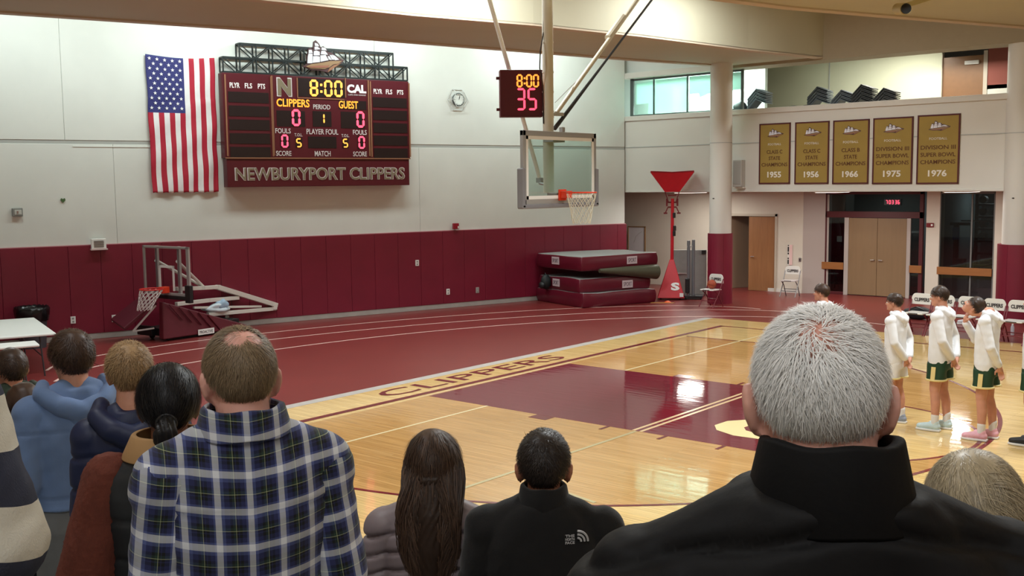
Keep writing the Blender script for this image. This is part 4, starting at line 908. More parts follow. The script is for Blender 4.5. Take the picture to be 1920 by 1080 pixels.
cn = F(1252, 567.5); e = empty('floor_marker', (float(cn[0]), float(cn[1]), 0), 0, 'orange disc cone on a tan mat in front of the machine', 'cone'); MB().lathe([(.10, 0), (.09, .015), (.03, .05), (.028, .05)], 20).build('cone', mat('cone_orange', (236, 96, 40), .5), e); e2 = empty('floor_mat', (float(cn[0])-.05, float(cn[1])-.12, 0), gun.rotation_euler.z, 'thin tan scrap lying flat beside the orange cone', 'mat')
MB().slab([(-.35, -.04), (.25, -.05), (.3, .05), (-.3, .06)], 0, .012).build('scrap_sheet', mat('tan_scrap', (176, 122, 60), .6), e2)

# ------------------------------------------------------------------ white folding chairs
M_CHW = mat('chair_white', (226, 224, 218), .4); M_CHM = mat('chair_maroon', (112, 26, 40), .45); M_CHG = mat('chair_grey', (112, 110, 112), .4, metal=.4)
def chair(loc, rz, label, back, seatm, frame, group=None, ht=.84):
    t = empty('folding_chair', loc, rz, label, 'chair', group)
    b = MB(); n = 14; w_ = .22; pts = [(-w_, .60), (-w_, .70)]+[(-w_+.09-.09*math.cos(a), .70+.13*math.sin(a)) for a in np.linspace(0.2, PI/2, 6)]+[(w_-.09+.09*math.cos(a), .70+.13*math.sin(a)) for a in np.linspace(PI/2, .2, 6)]+[(w_, .70), (w_, .60)]
    b.prism(pts, .20, .225); b.build('backrest', back, t, bevel=.006)
    text('back_letters', 'CLIPPERS', mat('chair_ink', (40, 32, 38), .5), t, (0, .196, .70), h=.075, wid=.32, depth=.004, bold=.03)
    MB().box((0, -.02, .445), (.40, .38, .03)).build('seat', seatm, t, bevel=.012)
    MB().box((0, -.212, .445), (.2, .006, .018)).build('seat_letters', MATS['chair_ink'], t)
    for s_ in (-1, 1):
        MB().tube([(s_*.215, .22, .72), (s_*.215, .04, .36), (s_*.215, -.22, 0)], .013, 8).build('leg', frame, t)
        MB().tube([(s_*.195, -.12, .43), (s_*.195, .06, .30), (s_*.195, .24, 0)], .013, 8).build('leg', frame, t)
    for (y, z) in ((-.10, .16), (.12, .2)): MB().tube([(-.21, y-.02, z), (.21, y-.02, z)], .010, 8).build('crossbar', frame, t)
    return t
cp1 = F(1335, 575); ch1 = chair((float(cp1[0]), float(cp1[1])-.05, 0), math.radians(-8), 'white and maroon folding chair in front of the left padded pillar', M_CHW, M_CHW, M_CHM)
bb_ = empty('basketball', (float(cp1[0])+.0, float(cp1[1])-.02, .46), 0, 'orange basketball resting on the chair by the left pillar', 'ball')
bm = bmesh.new(); bmesh.ops.create_uvsphere(bm, u_segments=28, v_segments=18, radius=.119); me = bpy.data.meshes.new('ball'); bm.to_mesh(me); bm.free(); me.materials.append(mat('ball_orange', (164, 70, 40), .55, bump=.2, bscale=400)); link('ball_skin', me, bb_, (0, 0, .119), smooth=True)
b = MB()
for rx_ in (0, PI/2): b.tube([tuple(Euler((rx_, .3, 0)).to_matrix() @ Vector((.1195*math.cos(t), .1195*math.sin(t), 0))) for t in np.linspace(0, 2*PI, 33)[:-1]], .003, 5, close=True)
b.build('ball_seams', M_BLACK, bb_, (0, 0, .119))
cp2 = F(1481, 556); ch2 = chair((float(cp2[0]), float(cp2[1]), 0), math.radians(6), 'white folding chair with grey legs alone by the beige rear wall', M_CHW, mat('chair_seat_pale', (200, 192, 190), .5), M_CHG)
GCH = 'team chairs along the far sideline'
labs = ['white folding chair at the left end of the team row', 'white folding chair behind the tall player, second of the row', 'white folding chair in the middle of the team row', 'white folding chair in front of the right maroon pillar pad', 'white folding chair at the right end, cut by the frame']
chx = [(1727, 553), (1769, 556), (1815, 559), (1863, 563), (1910, 566)]
for i, (u, v) in enumerate(chx):
    # top of the backrest is .83 m above the floor
    q = F(u, v-3, .83); chair((float(q[0]), float(q[1])-.2, 0), math.radians(-6), labs[i], M_CHW, M_CHW, M_CHM, GCH)
# things under and on the chairs
q = F(1718, 600); e = empty('duffel_bag', (float(q[0])+.0, float(q[1])+.15, 0), 0, 'black duffel bag pushed under the leftmost team chair', 'bag'); lump('bag_body', mat('duffel_black', (22, 24, 30), .6), e, (.34, .17, .15), amp=.12, seed=12, loc=(0, 0, .14)); MB().tube([(-.15, -.12, .24), (0, -.16, .3), (.15, -.12, .24)], .014, 8).build('handle', M_BLACK, e)
q = F(1752, 606); e = empty('water_bottle', (float(q[0])-.0, float(q[1]), 0), 0, 'clear water bottle standing on the floor under the team chairs', 'bottle'); MB().lathe([(.035, 0), (.036, .16), (.018, .2), (.016, .21)], 16).build('bottle_body', mat('clear_bottle', (190, 186, 196), .2), e, smooth='auto'); MB().lathe([(.018, .205), (.018, .23)], 14).build('cap', M_WHITE, e)
q = F(1898, 628); e = empty('water_bottle', (float(q[0]), float(q[1]), 0), 0, 'pale water bottle on the floor before the right pillar pad', 'bottle'); MB().lathe([(.035, 0), (.036, .16), (.018, .2), (.016, .21)], 16).build('bottle_body', MATS['clear_bottle'], e, smooth='auto'); MB().lathe([(.018, .205), (.018, .23)], 14).build('cap', M_WHITE, e)
q = F(1800, 610); e = empty('gym_shoe', (float(q[0]), float(q[1])+.25, 0), .5, 'pale training shoe lying under the middle team chair', 'shoe'); lump('shoe_upper', mat('shoe_pale', (206, 204, 210), .5), e, (.14, .055, .05), amp=.08, seed=3, loc=(0, 0, .055)); MB().box((0, 0, .015), (.28, .1, .03)).build('sole', M_WHITE, e, bevel=.012)

# ------------------------------------------------------------------ things on the rear and far walls
def frontthing(name, u, v, y, label, cat): q = PY(u, v, y); return empty(name, (float(q[0]), float(q[1]), float(q[2])), 0, label, cat)
e = frontthing('wall_digital_clock', 1673, 379, 15.28, 'black digital clock with red digits above the double doors', 'clock'); MB().box((0, .03, 0), (.46, .06, .17)).build('case', M_BLACK, e, bevel=.008)
for i, ch in enumerate('70336'): digit(ch, M_RED, e, -.15+i*.075+(.012 if i > 0 else 0)+(.012 if i > 2 else 0), 0, .055, .11, y=-.006, t=.015)
e = frontthing('alarm_sign', 1744, 422, 15.18, 'small red alarm plate on the white pier by the doors', 'sign'); MB().box((0, 0, 0), (.19, .03, .11)).build('plate', mat('sign_red', (120, 20, 30), .5), e, bevel=.006); MB().box((.05, -.02, 0), (.05, .02, .05)).build('strobe', M_WHITE, e, bevel=.005)
e = frontthing('paper_notice', 1481, 478, 14.985, 'pink and white paper strip with black marks pinned above the chair', 'notice')
MB().box((.02, 0, 0), (.11, .006, .58)).build('paper', mat('paper_pink', (232, 196, 192), .7), e); MB().box((-.045, -.002, .0), (.06, .006, .60)).build('paper', mat('paper_white', (224, 220, 212), .7), e)
b = MB(); [b.box((-.045, -.007, z), (.035, .006, h_)) for z, h_ in ((.27, .03), (.16, .14), (.04, .05), (-.1, .04), (-.2, .12))]; b.build('ink_marks', M_BLACK, e)
e = frontthing('wall_plate', 1500, 487, 14.985, 'tiny steel switch plate right of the paper strip', 'switch'); MB().box((0, 0, 0), (.07, .015, .11)).build('plate', M_CHROME, e, bevel=.004); MB().box((0, -.012, 0), (.02, .015, .03)).build('toggle', M_BLACK, e)
e = frontthing('paper_notice', 1574, 448, 15.362, 'small white notice seen through the left side light', 'notice'); MB().box((0, 0, 0), (.14, .01, .16)).build('paper', M_WHITE, e); text('notice_lines', 'EXIT', M_INK, e, (0, -.008, 0), h=.04, depth=.002) if False else None
# equipment behind the glass
q = PY(1790, 540, 16.4); e = empty('exercise_machine', (float(q[0]), 16.4, 0), 0, 'dark exercise machine with blue pad behind the glass', 'machine')
b = MB(); b.bar((0, 0, 0), (0, 0, 2.0), .12); b.bar((-.3, 0, 1.98), (.35, 0, 1.98), .08); b.bar((0, 0, .1), (.5, .3, .1), .1); b.bar((.25, .2, 0), (.45, .2, 1.5), .06); b.build('machine_frame', M_BLACK, e, bevel=.01)
MB().box((.02, -.1, 1.72), (.17, .08, .34)).build('blue_pad', mat('blue_vinyl', (40, 84, 150), .5), e, bevel=.02); MB().box((.1, .0, .8), (.3, .3, .5)).build('seat_pad', M_BLACK, e, bevel=.03)
q = PY(1830, 470, 16.6); e = empty('weight_rack', (float(q[0])+.35, 17.1, 0), 0, 'tall dark equipment rack behind the right hand glass', 'rack')
b = MB()
for x in (-.5, .5): b.bar((x, 0, 0), (x, 0, 3.0), .08)
b.build('upright', M_BLACK, e)
for k in range(8): MB().box((0, 0, .5+k*.33), (1.0, .4, .05)).build('shelf', M_BLACK, e)
for k in range(3, 8):
    for j in range(3): MB().tube([(-.33+j*.33, -.1, .64+k*.33), (-.33+j*.33, .1, .64+k*.33)], .10, 12).build('weight_plate', mat('iron_grey', (62, 62, 66), .5), e)
MB().tube([(-.8, -.35, 2.05), (.75, -.35, 2.05)], .02, 8).build('bar', M_CHROME, e)
q = PY(1567, 440, 16.8); e = empty('coat_stand', (float(q[0]), 16.8, 0), 0, 'dark clothes hanging in the corridor behind the side light', 'coat'); lump('coat', mat('dark_coat', (52, 46, 46), .8), e, (.16, .12, .55), amp=.12, seed=21, loc=(0, 0, 1.5)); MB().bar((0, 0, 0), (0, 0, 2.2), .03).build('stand_pole', M_BLACK, e)

# championship banners
M_BAN = mat('banner_gold', (158, 132, 62), .75, noise=.05, nscale=3); M_BANE = mat('banner_maroon', (84, 28, 30), .7)
M_BT = mat('banner_brown_ink', (98, 58, 22), .7); M_BWH = mat('banner_white_ink', (228, 222, 210), .7)
bspec = [(1423, 1481.5, 231, 345, ('CLASS C', 'STATE', 'CHAMPIONS'), '1955', 'leftmost of five'), (1490, 1554, 228, 345, ('CLASS C', 'STATE', 'CHAMPIONS'), '1956', 'second of five'), (1561, 1629, 224.5, 345, ('CLASS B', 'STATE', 'CHAMPIONS'), '1966', 'middle'), (1636, 1711, 220, 345, ('DIVISION III', 'SUPER BOWL', 'CHAMPIONS'), '1975', 'fourth'), (1719, 1799, 214.5, 345, ('DIVISION III', 'SUPER BOWL', 'CHAMPIONS'), '1976', 'rightmost')]
for (ua_, ub_, vt, vb, words, yr_, pos) in bspec:
    A_, B_ = BS(ua_, vb, .03), BS(ub_, vt, .03); A2, B2 = BS(ua_, vt, .03), BS(ub_, vb, .03)
    sx0, sx1 = (A_[0]+A2[0])/2, (B_[0]+B2[0])/2; z0 = (A_[1]+B2[1])/2; z1 = (B_[1]+A2[1])/2; wd, ht = sx1-sx0, z1-z0
    e = empty('championship_banner', tuple(bpt((sx0+sx1)/2, z0, .012)), BANG, '%s of the five gold championship banners, dated %s' % ({'leftmost of five': 'leftmost', 'second of five': 'second from the left', 'middle': 'middle one', 'fourth': 'fourth from the left', 'rightmost': 'rightmost'}[pos], yr_), 'banner', 'championship banners on the balcony')
    MB().box((0, 0, ht/2), (wd, .02, ht)).build('banner_cloth', M_BAN, e, bevel=.004)
    b = MB(); t = .035
    for q in ((-wd/2, -wd/2+t, 0, ht), (wd/2-t, wd/2, 0, ht), (-wd/2, wd/2, 0, t), (-wd/2, wd/2, ht-t, ht)): b.box(((q[0]+q[1])/2, -.008, (q[2]+q[3])/2), (q[1]-q[0], .02, q[3]-q[2]))
    b.build('banner_edge', M_BANE, e)
    ship(e, (.02, -.016, ht*.80), wd*.50, ht*.18, .2)
    text('banner_sport', 'FOOTBALL', M_BWH, e, (0, -.014, ht*.655), h=.055, wid=wd*.42, depth=.004)
    for k, wds in enumerate(words): text('banner_words', wds, M_BT, e, (0, -.014, ht*(.53-.105*k)), h=.095, wid=wd*(.82 if len(wds) > 7 else .5 if len(wds) == 7 else .36), depth=.004, bold=.012)
    text('banner_year', yr_, M_BWH, e, (0, -.014, ht*.155), h=.155, wid=wd*.44, depth=.005, bold=.03)
a = BS(1386, 326, .1); e = empty('wall_speaker', tuple(bpt(a[0], 3.03, .0)), BANG, 'grey wall speaker beside the left pillar', 'speaker'); MB().box((0, -.11, .36), (.26, .2, .70)).build('speaker_box', mat('speaker_grey', (188, 186, 180), .5), e, bevel=.012); MB().box((0, -.215, .38), (.22, .012, .6)).build('grille', mat('grille_grey', (170, 168, 164), .6), e); MB().box((0, -.07, -.01), (.3, .14, .03)).build('bracket', M_WHITE, e)
# ceiling camera
cc = DP(1697, 17, 15.5); e = empty('ceiling_camera', tuple(cc), YAW-PI/2, 'black round lens of a white camera under the ceiling beam', 'camera')
MB().tube([(0, -.03, 0), (0, .3, .05)], .085, 24).build('camera_body', mat('camera_white', (190, 176, 130), .5), e, smooth='auto'); MB().tube([(0, -.05, 0), (0, -.02, 0)], .075, 24).build('lens', mat('lens_black', (6, 6, 7), .25), e); MB().bar((0, .2, .06), (.9, .6, .35), .07).build('mount_arm', MATS['camera_white'], e)
MB().bar((0.4, .4, .2), (.4, .4, 6.2-cc[2]), .06).build('mount_arm', MATS['camera_white'], e)
# upstairs: stacked seats, lamp
M_BLF0 = mat('bench_steel', (80, 80, 82), .5)
M_SEAT = mat('seat_slate', (84, 92, 98), .5); M_SEAT2 = mat('seat_black', (42, 44, 44), .5)
zstack = lambda u: float(PY(u, 190, 13.6)[2])-.24
prof = [(-.25, .0), (.0, .27), (.28, .16), (.28, .185), (.0, .30), (-.26, .03)]
SME = {m_: MB().prism(prof, -.22, .22).mesh('stacked_seat', m_) for m_ in (M_SEAT, M_SEAT2)}
for xb, wd_, lab in ((1605, 2.0, 'low storage bench under the seat stacks behind the balcony sill'), (1405, 1.2, 'low storage bench behind the sill next to the left pillar'), (1495, .62, 'low storage bench under the dark bundles behind the sill')):
    q = PY(xb, 190, 13.55); e = empty('storage_bench', (float(q[0]), 13.55, 4.2), 0, lab, 'bench'); zb_ = float(PY(xb, 190, 13.6)[2])-.26-4.2
    MB().box((0, 0, zb_-.03), (wd_, .7, .06)).build('bench_top', M_GREY, e)
    for sx_ in (-1, 1): MB().box((sx_*(wd_/2-.06), 0, zb_/2-.03), (.06, .6, zb_-.06)).build('leg', M_BLF0, e)
for (u, v, n, m_, lab) in ((1537, 190, 8, M_SEAT, 'slate plastic seat in the left stack behind the balcony sill'), (1582, 186, 6, M_SEAT, 'slate plastic seat in the second stack behind the balcony sill'), (1620, 186, 9, M_SEAT2, 'black plastic seat in the tallest stack behind the balcony sill'), (1662, 184, 7, M_SEAT2, 'black plastic seat in the right stack behind the balcony sill'), (1424, 203, 7, M_SEAT, 'slate plastic seat in the stack next to the left pillar')):
    q = PY(u, v, 13.6)
    for k in range(n):
        o = link('stacked_seat', SME[m_], None, (float(q[0]), 13.6, zstack(u)+k*.045), (0, 0, math.radians(4)*(k % 2))); tag(o, lab, 'seat', lab.replace('plastic seat', 'plastic seats'))
for (u, v, lab) in ((1388, 197, 'dark rounded chair back beside the left pillar upstairs'), (1487, 199, 'low dark bundle left of the seat stacks'), (1514, 197, 'dark bundle touching the leftmost seat stack')):
    q = PY(u, v, 13.5); o = lump('dark_bundle', M_SEAT2, None, (.2, .15, .16 if u == 1388 else .07), amp=.1, seed=u, loc=(float(q[0]), 13.5, float(q[2])-.06)); tag(o, lab, 'bundle')
q = PY(1880, 84, 12.9); e = empty('exit_lamp', tuple(q), 0, 'small glowing lamp beside the right pillar top', 'lamp'); lump('bulb', mat('bulb_glow', (240, 236, 255), .4, emit=((240, 236, 255), 6)), e, (.07, .04, .035), amp=0); MB().box((.02, .05, .03), (.16, .06, .1)).build('lamp_case', mat('lamp_purple', (60, 50, 90), .5), e, bevel=.01)
# panel lights in the soffit under the balcony (they mirror in the lacquered floor)
M_PANEL = mat('panel_light', (255, 252, 240), .5, emit=((255, 250, 238), 5))
for (u, v, lab) in ((1293, 735, 'square panel light in the soffit left of the left pillar'), (1553, 772, 'square panel light in the soffit, middle one of three, over the chair'), (1790, 808, 'square panel light in the soffit before the double doors')):
    f_ = F(u, v); d_ = ray(u, v)*[1, 1, -1]; q = f_+d_*((2.885-f_[2])/d_[2])
    e = empty('soffit_light', (float(q[0]), float(q[1]), 2.9), 0, lab, 'ceiling light'); MB().box((0, 0, -.012), (.62, .9, .024)).build('light_frame', M_WHITE, e); MB().box((0, 0, -.026), (.56, .84, .006)).build('diffuser', M_PANEL, e)
    area('soffit_lamp', (float(q[0]), float(q[1]), 2.85), .5, .8, 75, (1, .96, .88)).visible_glossy = True
# ------------------------------------------------------------------ people
def sphere_piece(c, r, rot=None, u=20, v=12):
    b = MB(); vs = [(0, 0, 1)]; fs = []
    for i in range(1, v):
        t = PI*i/v
        for j in range(u): p = 2*PI*j/u; vs.append((math.sin(t)*math.cos(p), math.sin(t)*math.sin(p), math.cos(t)))
    vs.append((0, 0, -1)); n = len(vs)-1
    for j in range(u): fs.append((0, 1+j, 1+(j+1) % u)); fs.append((n, n-1-j if False else 1+(v-2)*u+(j+1) % u, 1+(v-2)*u+j))
    for i in range(v-2):
        for j in range(u): fs.append((1+i*u+j, 1+(i+1)*u+j, 1+(i+1)*u+(j+1) % u, 1+i*u+(j+1) % u))
    R = Euler(rot).to_matrix() if rot else Matrix.Identity(3); c = Vector(c)
    return [R@Vector((x*r[0], y*r[1], z*r[2]))+c for x, y, z in vs], fs
def blob(name, pieces, voxel, smooth, m, parent, post=None, ratio=None, fac=.5):
    """pieces unite into one continuous skin. ('e',c,r,rot) ('c',pts,radii) ('t',[(z,cx,cy,rx,ry)])"""
    b = MB()
    for p in pieces:
        if p[0] == 'e': b.add(*sphere_piece(p[1], p[2], p[3] if len(p) > 3 else None))
        elif p[0] == 'c':
            pts = [Vector(q) for q in p[1]]; rs = p[2]; P2, R2 = [], []
            for i in range(len(pts)-1):
                for k in range(4):
                    t = k/4; P2.append(pts[i].lerp(pts[i+1], t)); R2.append(rs[i]+(rs[i+1]-rs[i])*t)
            P2.append(pts[-1]); R2.append(rs[-1])
            b.tube(P2, R2, 16)
            for q, r in ((pts[0], rs[0]), (pts[-1], rs[-1])): b.add(*sphere_piece(q, (r, r, r), None, 14, 8))
            for q, r in zip(pts[1:-1], rs[1:-1]): b.add(*sphere_piece(q, (r, r, r), None, 14, 8))
        elif p[0] == 't':
            n = 28; ex = p[2] if len(p) > 2 else 2.4; S = p[1]; vs = []; fs = []
            for (z, cx, cy, rx, ry) in S:
                for j in range(n):
                    a = 2*PI*j/n; ca, sa = math.cos(a), math.sin(a)
                    vs.append((cx+rx*math.copysign(abs(ca)**(2/ex), ca), cy+ry*math.copysign(abs(sa)**(2/ex), sa), z))
            for i in range(len(S)-1):
                for j in range(n): fs.append((i*n+j, i*n+(j+1) % n, (i+1)*n+(j+1) % n, (i+1)*n+j))
            fs.append(tuple(range(n))[::-1]); fs.append(tuple((len(S)-1)*n+j for j in range(n))); b.add(vs, fs)
        elif p[0] == 'm': b.add(p[1], p[2])
    me = b.mesh(name+'_src', m); o = bpy.data.objects.new(name+'_src', me); COL.objects.link(o)
    r = o.modifiers.new('r', 'REMESH'); r.mode = 'VOXEL'; r.voxel_size = voxel; r.use_smooth_shade = True
    if smooth: s_ = o.modifiers.new('s', 'SMOOTH'); s_.factor = fac; s_.iterations = smooth
    if ratio: d_ = o.modifiers.new('d', 'DECIMATE'); d_.ratio = ratio
    dg_ = bpy.context.evaluated_depsgraph_get(); out = bpy.data.meshes.new_from_object(o.evaluated_get(dg_)); bpy.data.objects.remove(o); bpy.data.meshes.remove(me)
    out.name = name
    if post:
        n = len(out.vertices); co = np.empty(n*3); out.vertices.foreach_get('co', co); co = co.reshape(-1, 3); no = np.empty(n*3); out.vertex_normals.foreach_get('vector', no); no = no.reshape(-1, 3)
        co = post(co, no); out.vertices.foreach_set('co', co.ravel()); out.update()
    if not out.materials: out.materials.append(m)
    return link(name, out, parent, smooth=True)
def wob(co, k, seed, n=6):
    rg = np.random.default_rng(seed); K = rg.normal(size=(n, 3))*k; ph = rg.uniform(0, 6, n)
    return np.sin(co@K.T+ph).mean(1)

def skin_mat(name, rgb):
    m = mat(name, rgb, .5, spec=.35, noise=.07, nscale=14, bump=.05, bscale=120)
    b = m.node_tree.nodes['Principled BSDF']; b.inputs['Subsurface Weight'].default_value = .12; b.inputs['Subsurface Radius'].default_value = (.01, .004, .002); return m
def hair_mat(name, rgb, rough=.45, tonev=.35):
    if name in MATS: return MATS[name]
    m = bpy.data.materials.new(name); m.use_nodes = True; nt = m.node_tree; N = nt.nodes; L = nt.links; b = N['Principled BSDF']; b.inputs['Roughness'].default_value = rough; b.inputs['Specular IOR Level'].default_value = .35
    at = N.new('ShaderNodeAttribute'); at.attribute_name = 'tone'; r = N.new('ShaderNodeMapRange'); r.inputs[3].default_value = 1-tonev; r.inputs[4].default_value = 1+tonev; L.new(at.outputs['Fac'], r.inputs[0])
    mx = N.new('ShaderNodeMix'); mx.data_type = 'RGBA'; mx.blend_type = 'MULTIPLY'; mx.inputs[0].default_value = 1; mx.inputs[6].default_value = (*lin(rgb), 1); L.new(r.outputs[0], mx.inputs[7]); L.new(mx.outputs[2], b.inputs['Base Color'])
    MATS[name] = m; return m

CC = np.array([0, .012, .028]); CR = np.array([.076, .096, .090])      # cranium in head space, face towards -Y
def smooth01(x): x = np.clip(x, 0, 1); return x*x*(3-2*x)
def hairline(phi, front=58, side=88, back=128):
    """polar angle of the hair edge; phi 0 = face, pi = nape"""
    a = np.abs((phi+PI) % (2*PI)-PI); t1 = smooth01(a/(PI*.5)); t2 = smooth01((a-PI*.5)/(PI*.42))
    return np.radians(np.where(a < PI*.5, front+(side-front)*t1, side+(back-side)*t2))
def sph(th, ph): return np.stack([np.sin(th)*np.sin(ph), -np.sin(th)*np.cos(ph), np.cos(th)], -1)
def hair_cap(parent, M, m, thick=.014, line=(58, 88, 128), top=1.0, seed=1, lump_=.25, name='hair'):
    nt_, np_ = 26, 56; rg = np.random.default_rng(seed); K = rg.normal(size=(7, 3))*5; ph0 = rg.uniform(0, 6, 7); vs = []; tone = []
    for lay in (0, 1):
        for i in range(nt_+1):
            for j in range(np_):
                ph = 2*PI*j/np_; th = hairline(np.array(ph), *line)*i/nt_; d = sph(np.array(th), np.array(ph)); e = i/nt_
                lum = 1+lump_*np.sin(K@d+ph0).sum()/4
                t = thick*lum*(1-smooth01((e-.72)/.28)*.88)*(1+(top-1)*max(0, d[2]))
                p = CC+d*(CR+t) if lay == 0 else CC+d*(CR-.012)
                vs.append(p); tone.append(.5+.12*np.sin(K[0]@d*4+3*ph))
    k = np_; F_ = []; o = (nt_+1)*k
    for i in range(nt_):
        for j in range(k):
            j2 = (j+1) % k; F_.append((i*k+j, (i+1)*k+j, (i+1)*k+j2, i*k+j2)); F_.append((o+i*k+j, o+i*k+j2, o+(i+1)*k+j2, o+(i+1)*k+j))
    for j in range(k): j2 = (j+1) % k; F_.append((nt_*k+j, o+nt_*k+j, o+nt_*k+j2, nt_*k+j2))
    vs = np.array(vs)@np.array(M.to_3x3()).T+np.array(M.translation)
    return vs, F_, tone
def strands(M, N, L, thick=.012, line=(58, 88, 128), crown=(0, .55, .83), width=.0014, seed=1, lift=.006, seg=5, mask=None, droop=.0, swirl=.5, curl=0., mess=.25):
    """thin ribbons growing from the scalp, combed away from the crown"""
    rg = np.random.default_rng(seed); ph = rg.uniform(0, 2*PI, N*3); z = rg.uniform(-.75, 1, N*3); th = np.arccos(z); ok = th < hairline(ph, *line)
    th, ph = th[ok][:N], ph[ok][:N]; d = sph(th, ph)
    if mask is not None: kp = mask(d, rg.random(len(d))); d = d[kp]
    n = len(d); P = CC+d*(CR+thick*.6); cr = np.array(crown)/np.linalg.norm(crown); jit = rg.normal(size=(n, 3))*mess; Ls = L*rg.uniform(.6, 1.25, n); pts = [P.copy()]; nrm = [d.copy()]
    for s_ in range(seg):
        q = (P-CC)/CR; nn = q/CR; nn /= np.linalg.norm(nn, axis=1, keepdims=True); qq = q/np.linalg.norm(q, axis=1, keepdims=True)
        fl = qq-cr; fl = fl-(fl*nn).sum(1, keepdims=True)*nn; fl /= np.linalg.norm(fl, axis=1, keepdims=True)+1e-6
        sw = np.cross(nn, fl); f = fl+sw*swirl*np.exp(-2*np.linalg.norm(qq-cr, axis=1, keepdims=True))+jit; f[:, 2] -= droop
        f = f-(f*nn).sum(1, keepdims=True)*nn*.95; f /= np.linalg.norm(f, axis=1, keepdims=True)
        P = P+f*(Ls/seg)[:, None]+nn*(lift/seg*rg.uniform(.0, 1.6, n))[:, None]
        q = (P-CC)/(CR+thick*.5); r = np.linalg.norm(q, axis=1, keepdims=True); P = np.where(r < 1, CC+q/r*(CR+thick*.5), P)
        pts.append(P.copy()); nrm.append(nn)
    vs, fs, tone = ribbons(pts, nrm, width, rg)
    vs = vs@np.array(M.to_3x3()).T+np.array(M.translation); return vs, fs, tone
def ribbons(pts, nrm, width, rg):
    n = len(pts[0]); seg = len(pts)-1; VS = []
    for i in range(seg+1):
        t = pts[min(i+1, seg)]-pts[max(i-1, 0)]; w_ = np.cross(nrm[i], t); w_ /= np.linalg.norm(w_, axis=1, keepdims=True)+1e-9; wd = width*(1-.75*(i/seg)**2)
        VS += [pts[i]-w_*wd/2, pts[i]+w_*wd/2]
    V = np.stack(VS, 1).reshape(-1, 3); k = 2*(seg+1); base = np.arange(n)*k; F_ = []
    for i in range(seg): F_.append(np.stack([base+2*i, base+2*i+1, base+2*i+3, base+2*i+2], 1))
    return V, np.concatenate(F_).tolist(), np.repeat(rg.random(n), k).tolist()
def hair_obj(name, parent, m, *sets):
    V, F_, T = [], [], []; 
    for (v, f, t) in sets: o = len(V); V += [tuple(x) for x in v]; F_ += [tuple(i+o for i in q) for q in f]; T += list(t)
    me = bpy.data.meshes.new(name); me.from_pydata(V, [], F_); a = me.attributes.new('tone', 'FLOAT', 'POINT'); a.data.foreach_set('value', np.array(T, np.float32)); me.materials.append(m); me.update()
    return link(name, me, parent, smooth=True)

def arm_pieces(sh, el, wr, r=(.052, .041, .029)): return [('c', [sh, el], [r[0], r[1]]), ('c', [el, wr], [r[1]*1.02, r[2]])]
def hand_pieces(wr, fwd, side, palm, curl=.5, s_=1.):
    """wr wrist, fwd finger direction, side = direction of the thumb, palm = palm normal"""
    f = Vector(fwd).normalized(); sd = Vector(side); sd = (sd-f*sd.dot(f)).normalized(); pn = f.cross(sd)
    if pn.dot(Vector(palm)) < 0: pn = -pn
    w_ = Vector(wr); out = [('c', [w_, w_+f*.045*s_], [.027*s_, .030*s_])]
    for k in (-.022, -.007, .008, .022): out.append(('c', [w_+f*.03*s_+sd*k*.8*s_, w_+f*.088*s_+sd*k*s_], [.015*s_, .0115*s_]))
    for k, L in ((-.026, .060), (-.009, .074), (.009, .080), (.026, .071)):
        p0 = w_+f*.088*s_+sd*k*s_; c1 = curl; d1 = (f*math.cos(c1)+pn*math.sin(c1)).normalized(); d2 = (f*math.cos(c1*2.1)+pn*math.sin(c1*2.1)).normalized()
        p1 = p0+d1*L*.5*s_; p2 = p1+d2*L*.5*s_; out.append(('c', [p0, p1, p2], [.0100*s_, .0092*s_, .0078*s_]))
    t0 = w_+f*.03*s_+sd*.026*s_; t1 = t0+(f*.6+sd*.8+pn*.25).normalized()*.036*s_; t2 = t1+(f*.9+sd*.25+pn*.3).normalized()*.032*s_
    out.append(('c', [t0, t1, t2], [.0140*s_, .0115*s_, .0090*s_])); return out
def head_pieces(M, ears=1.0, earx=0.):
    def T(p): return tuple(M@Vector(p))
    R3 = M.to_3x3(); sc = M.to_scale()[0]
    def E(c, r, rot=(0, 0, 0)): return ('e', T(c), tuple(x*sc for x in r), tuple((R3.normalized()@Euler(rot).to_matrix()).to_euler()))
    out = [E(CC, CR), E((0, -.034, -.035), (.059, .062, .076)), E((0, -.048, -.085), (.044, .046, .031)), E((0, -.082, .018), (.046, .018, .011)), E((0, -.091, -.060), (.021, .012, .006)), E((0, -.091, -.071), (.019, .011, .006)), E((0, -.088, -.097), (.018, .014, .013)),
           ('c', [T((0, -.090, .010)), T((0, -.112, -.026))], [.009*sc, .0125*sc]), E((.010, -.1, -.031), (.010, .011, .008)), E((-.010, -.1, -.031), (.010, .011, .008)), E((.04, -.065, -.02), (.022, .022, .02)), E((-.04, -.065, -.02), (.022, .022, .02))]
    for s_ in (-1, 1): out += [E((s_*(.080+earx), .018, -.012), (.009*ears, .021*ears, .033*ears), (0, s_*.22, s_*-.35)), E((s_*.074, .008, -.018), (.010+earx, .013, .02))]
    return out
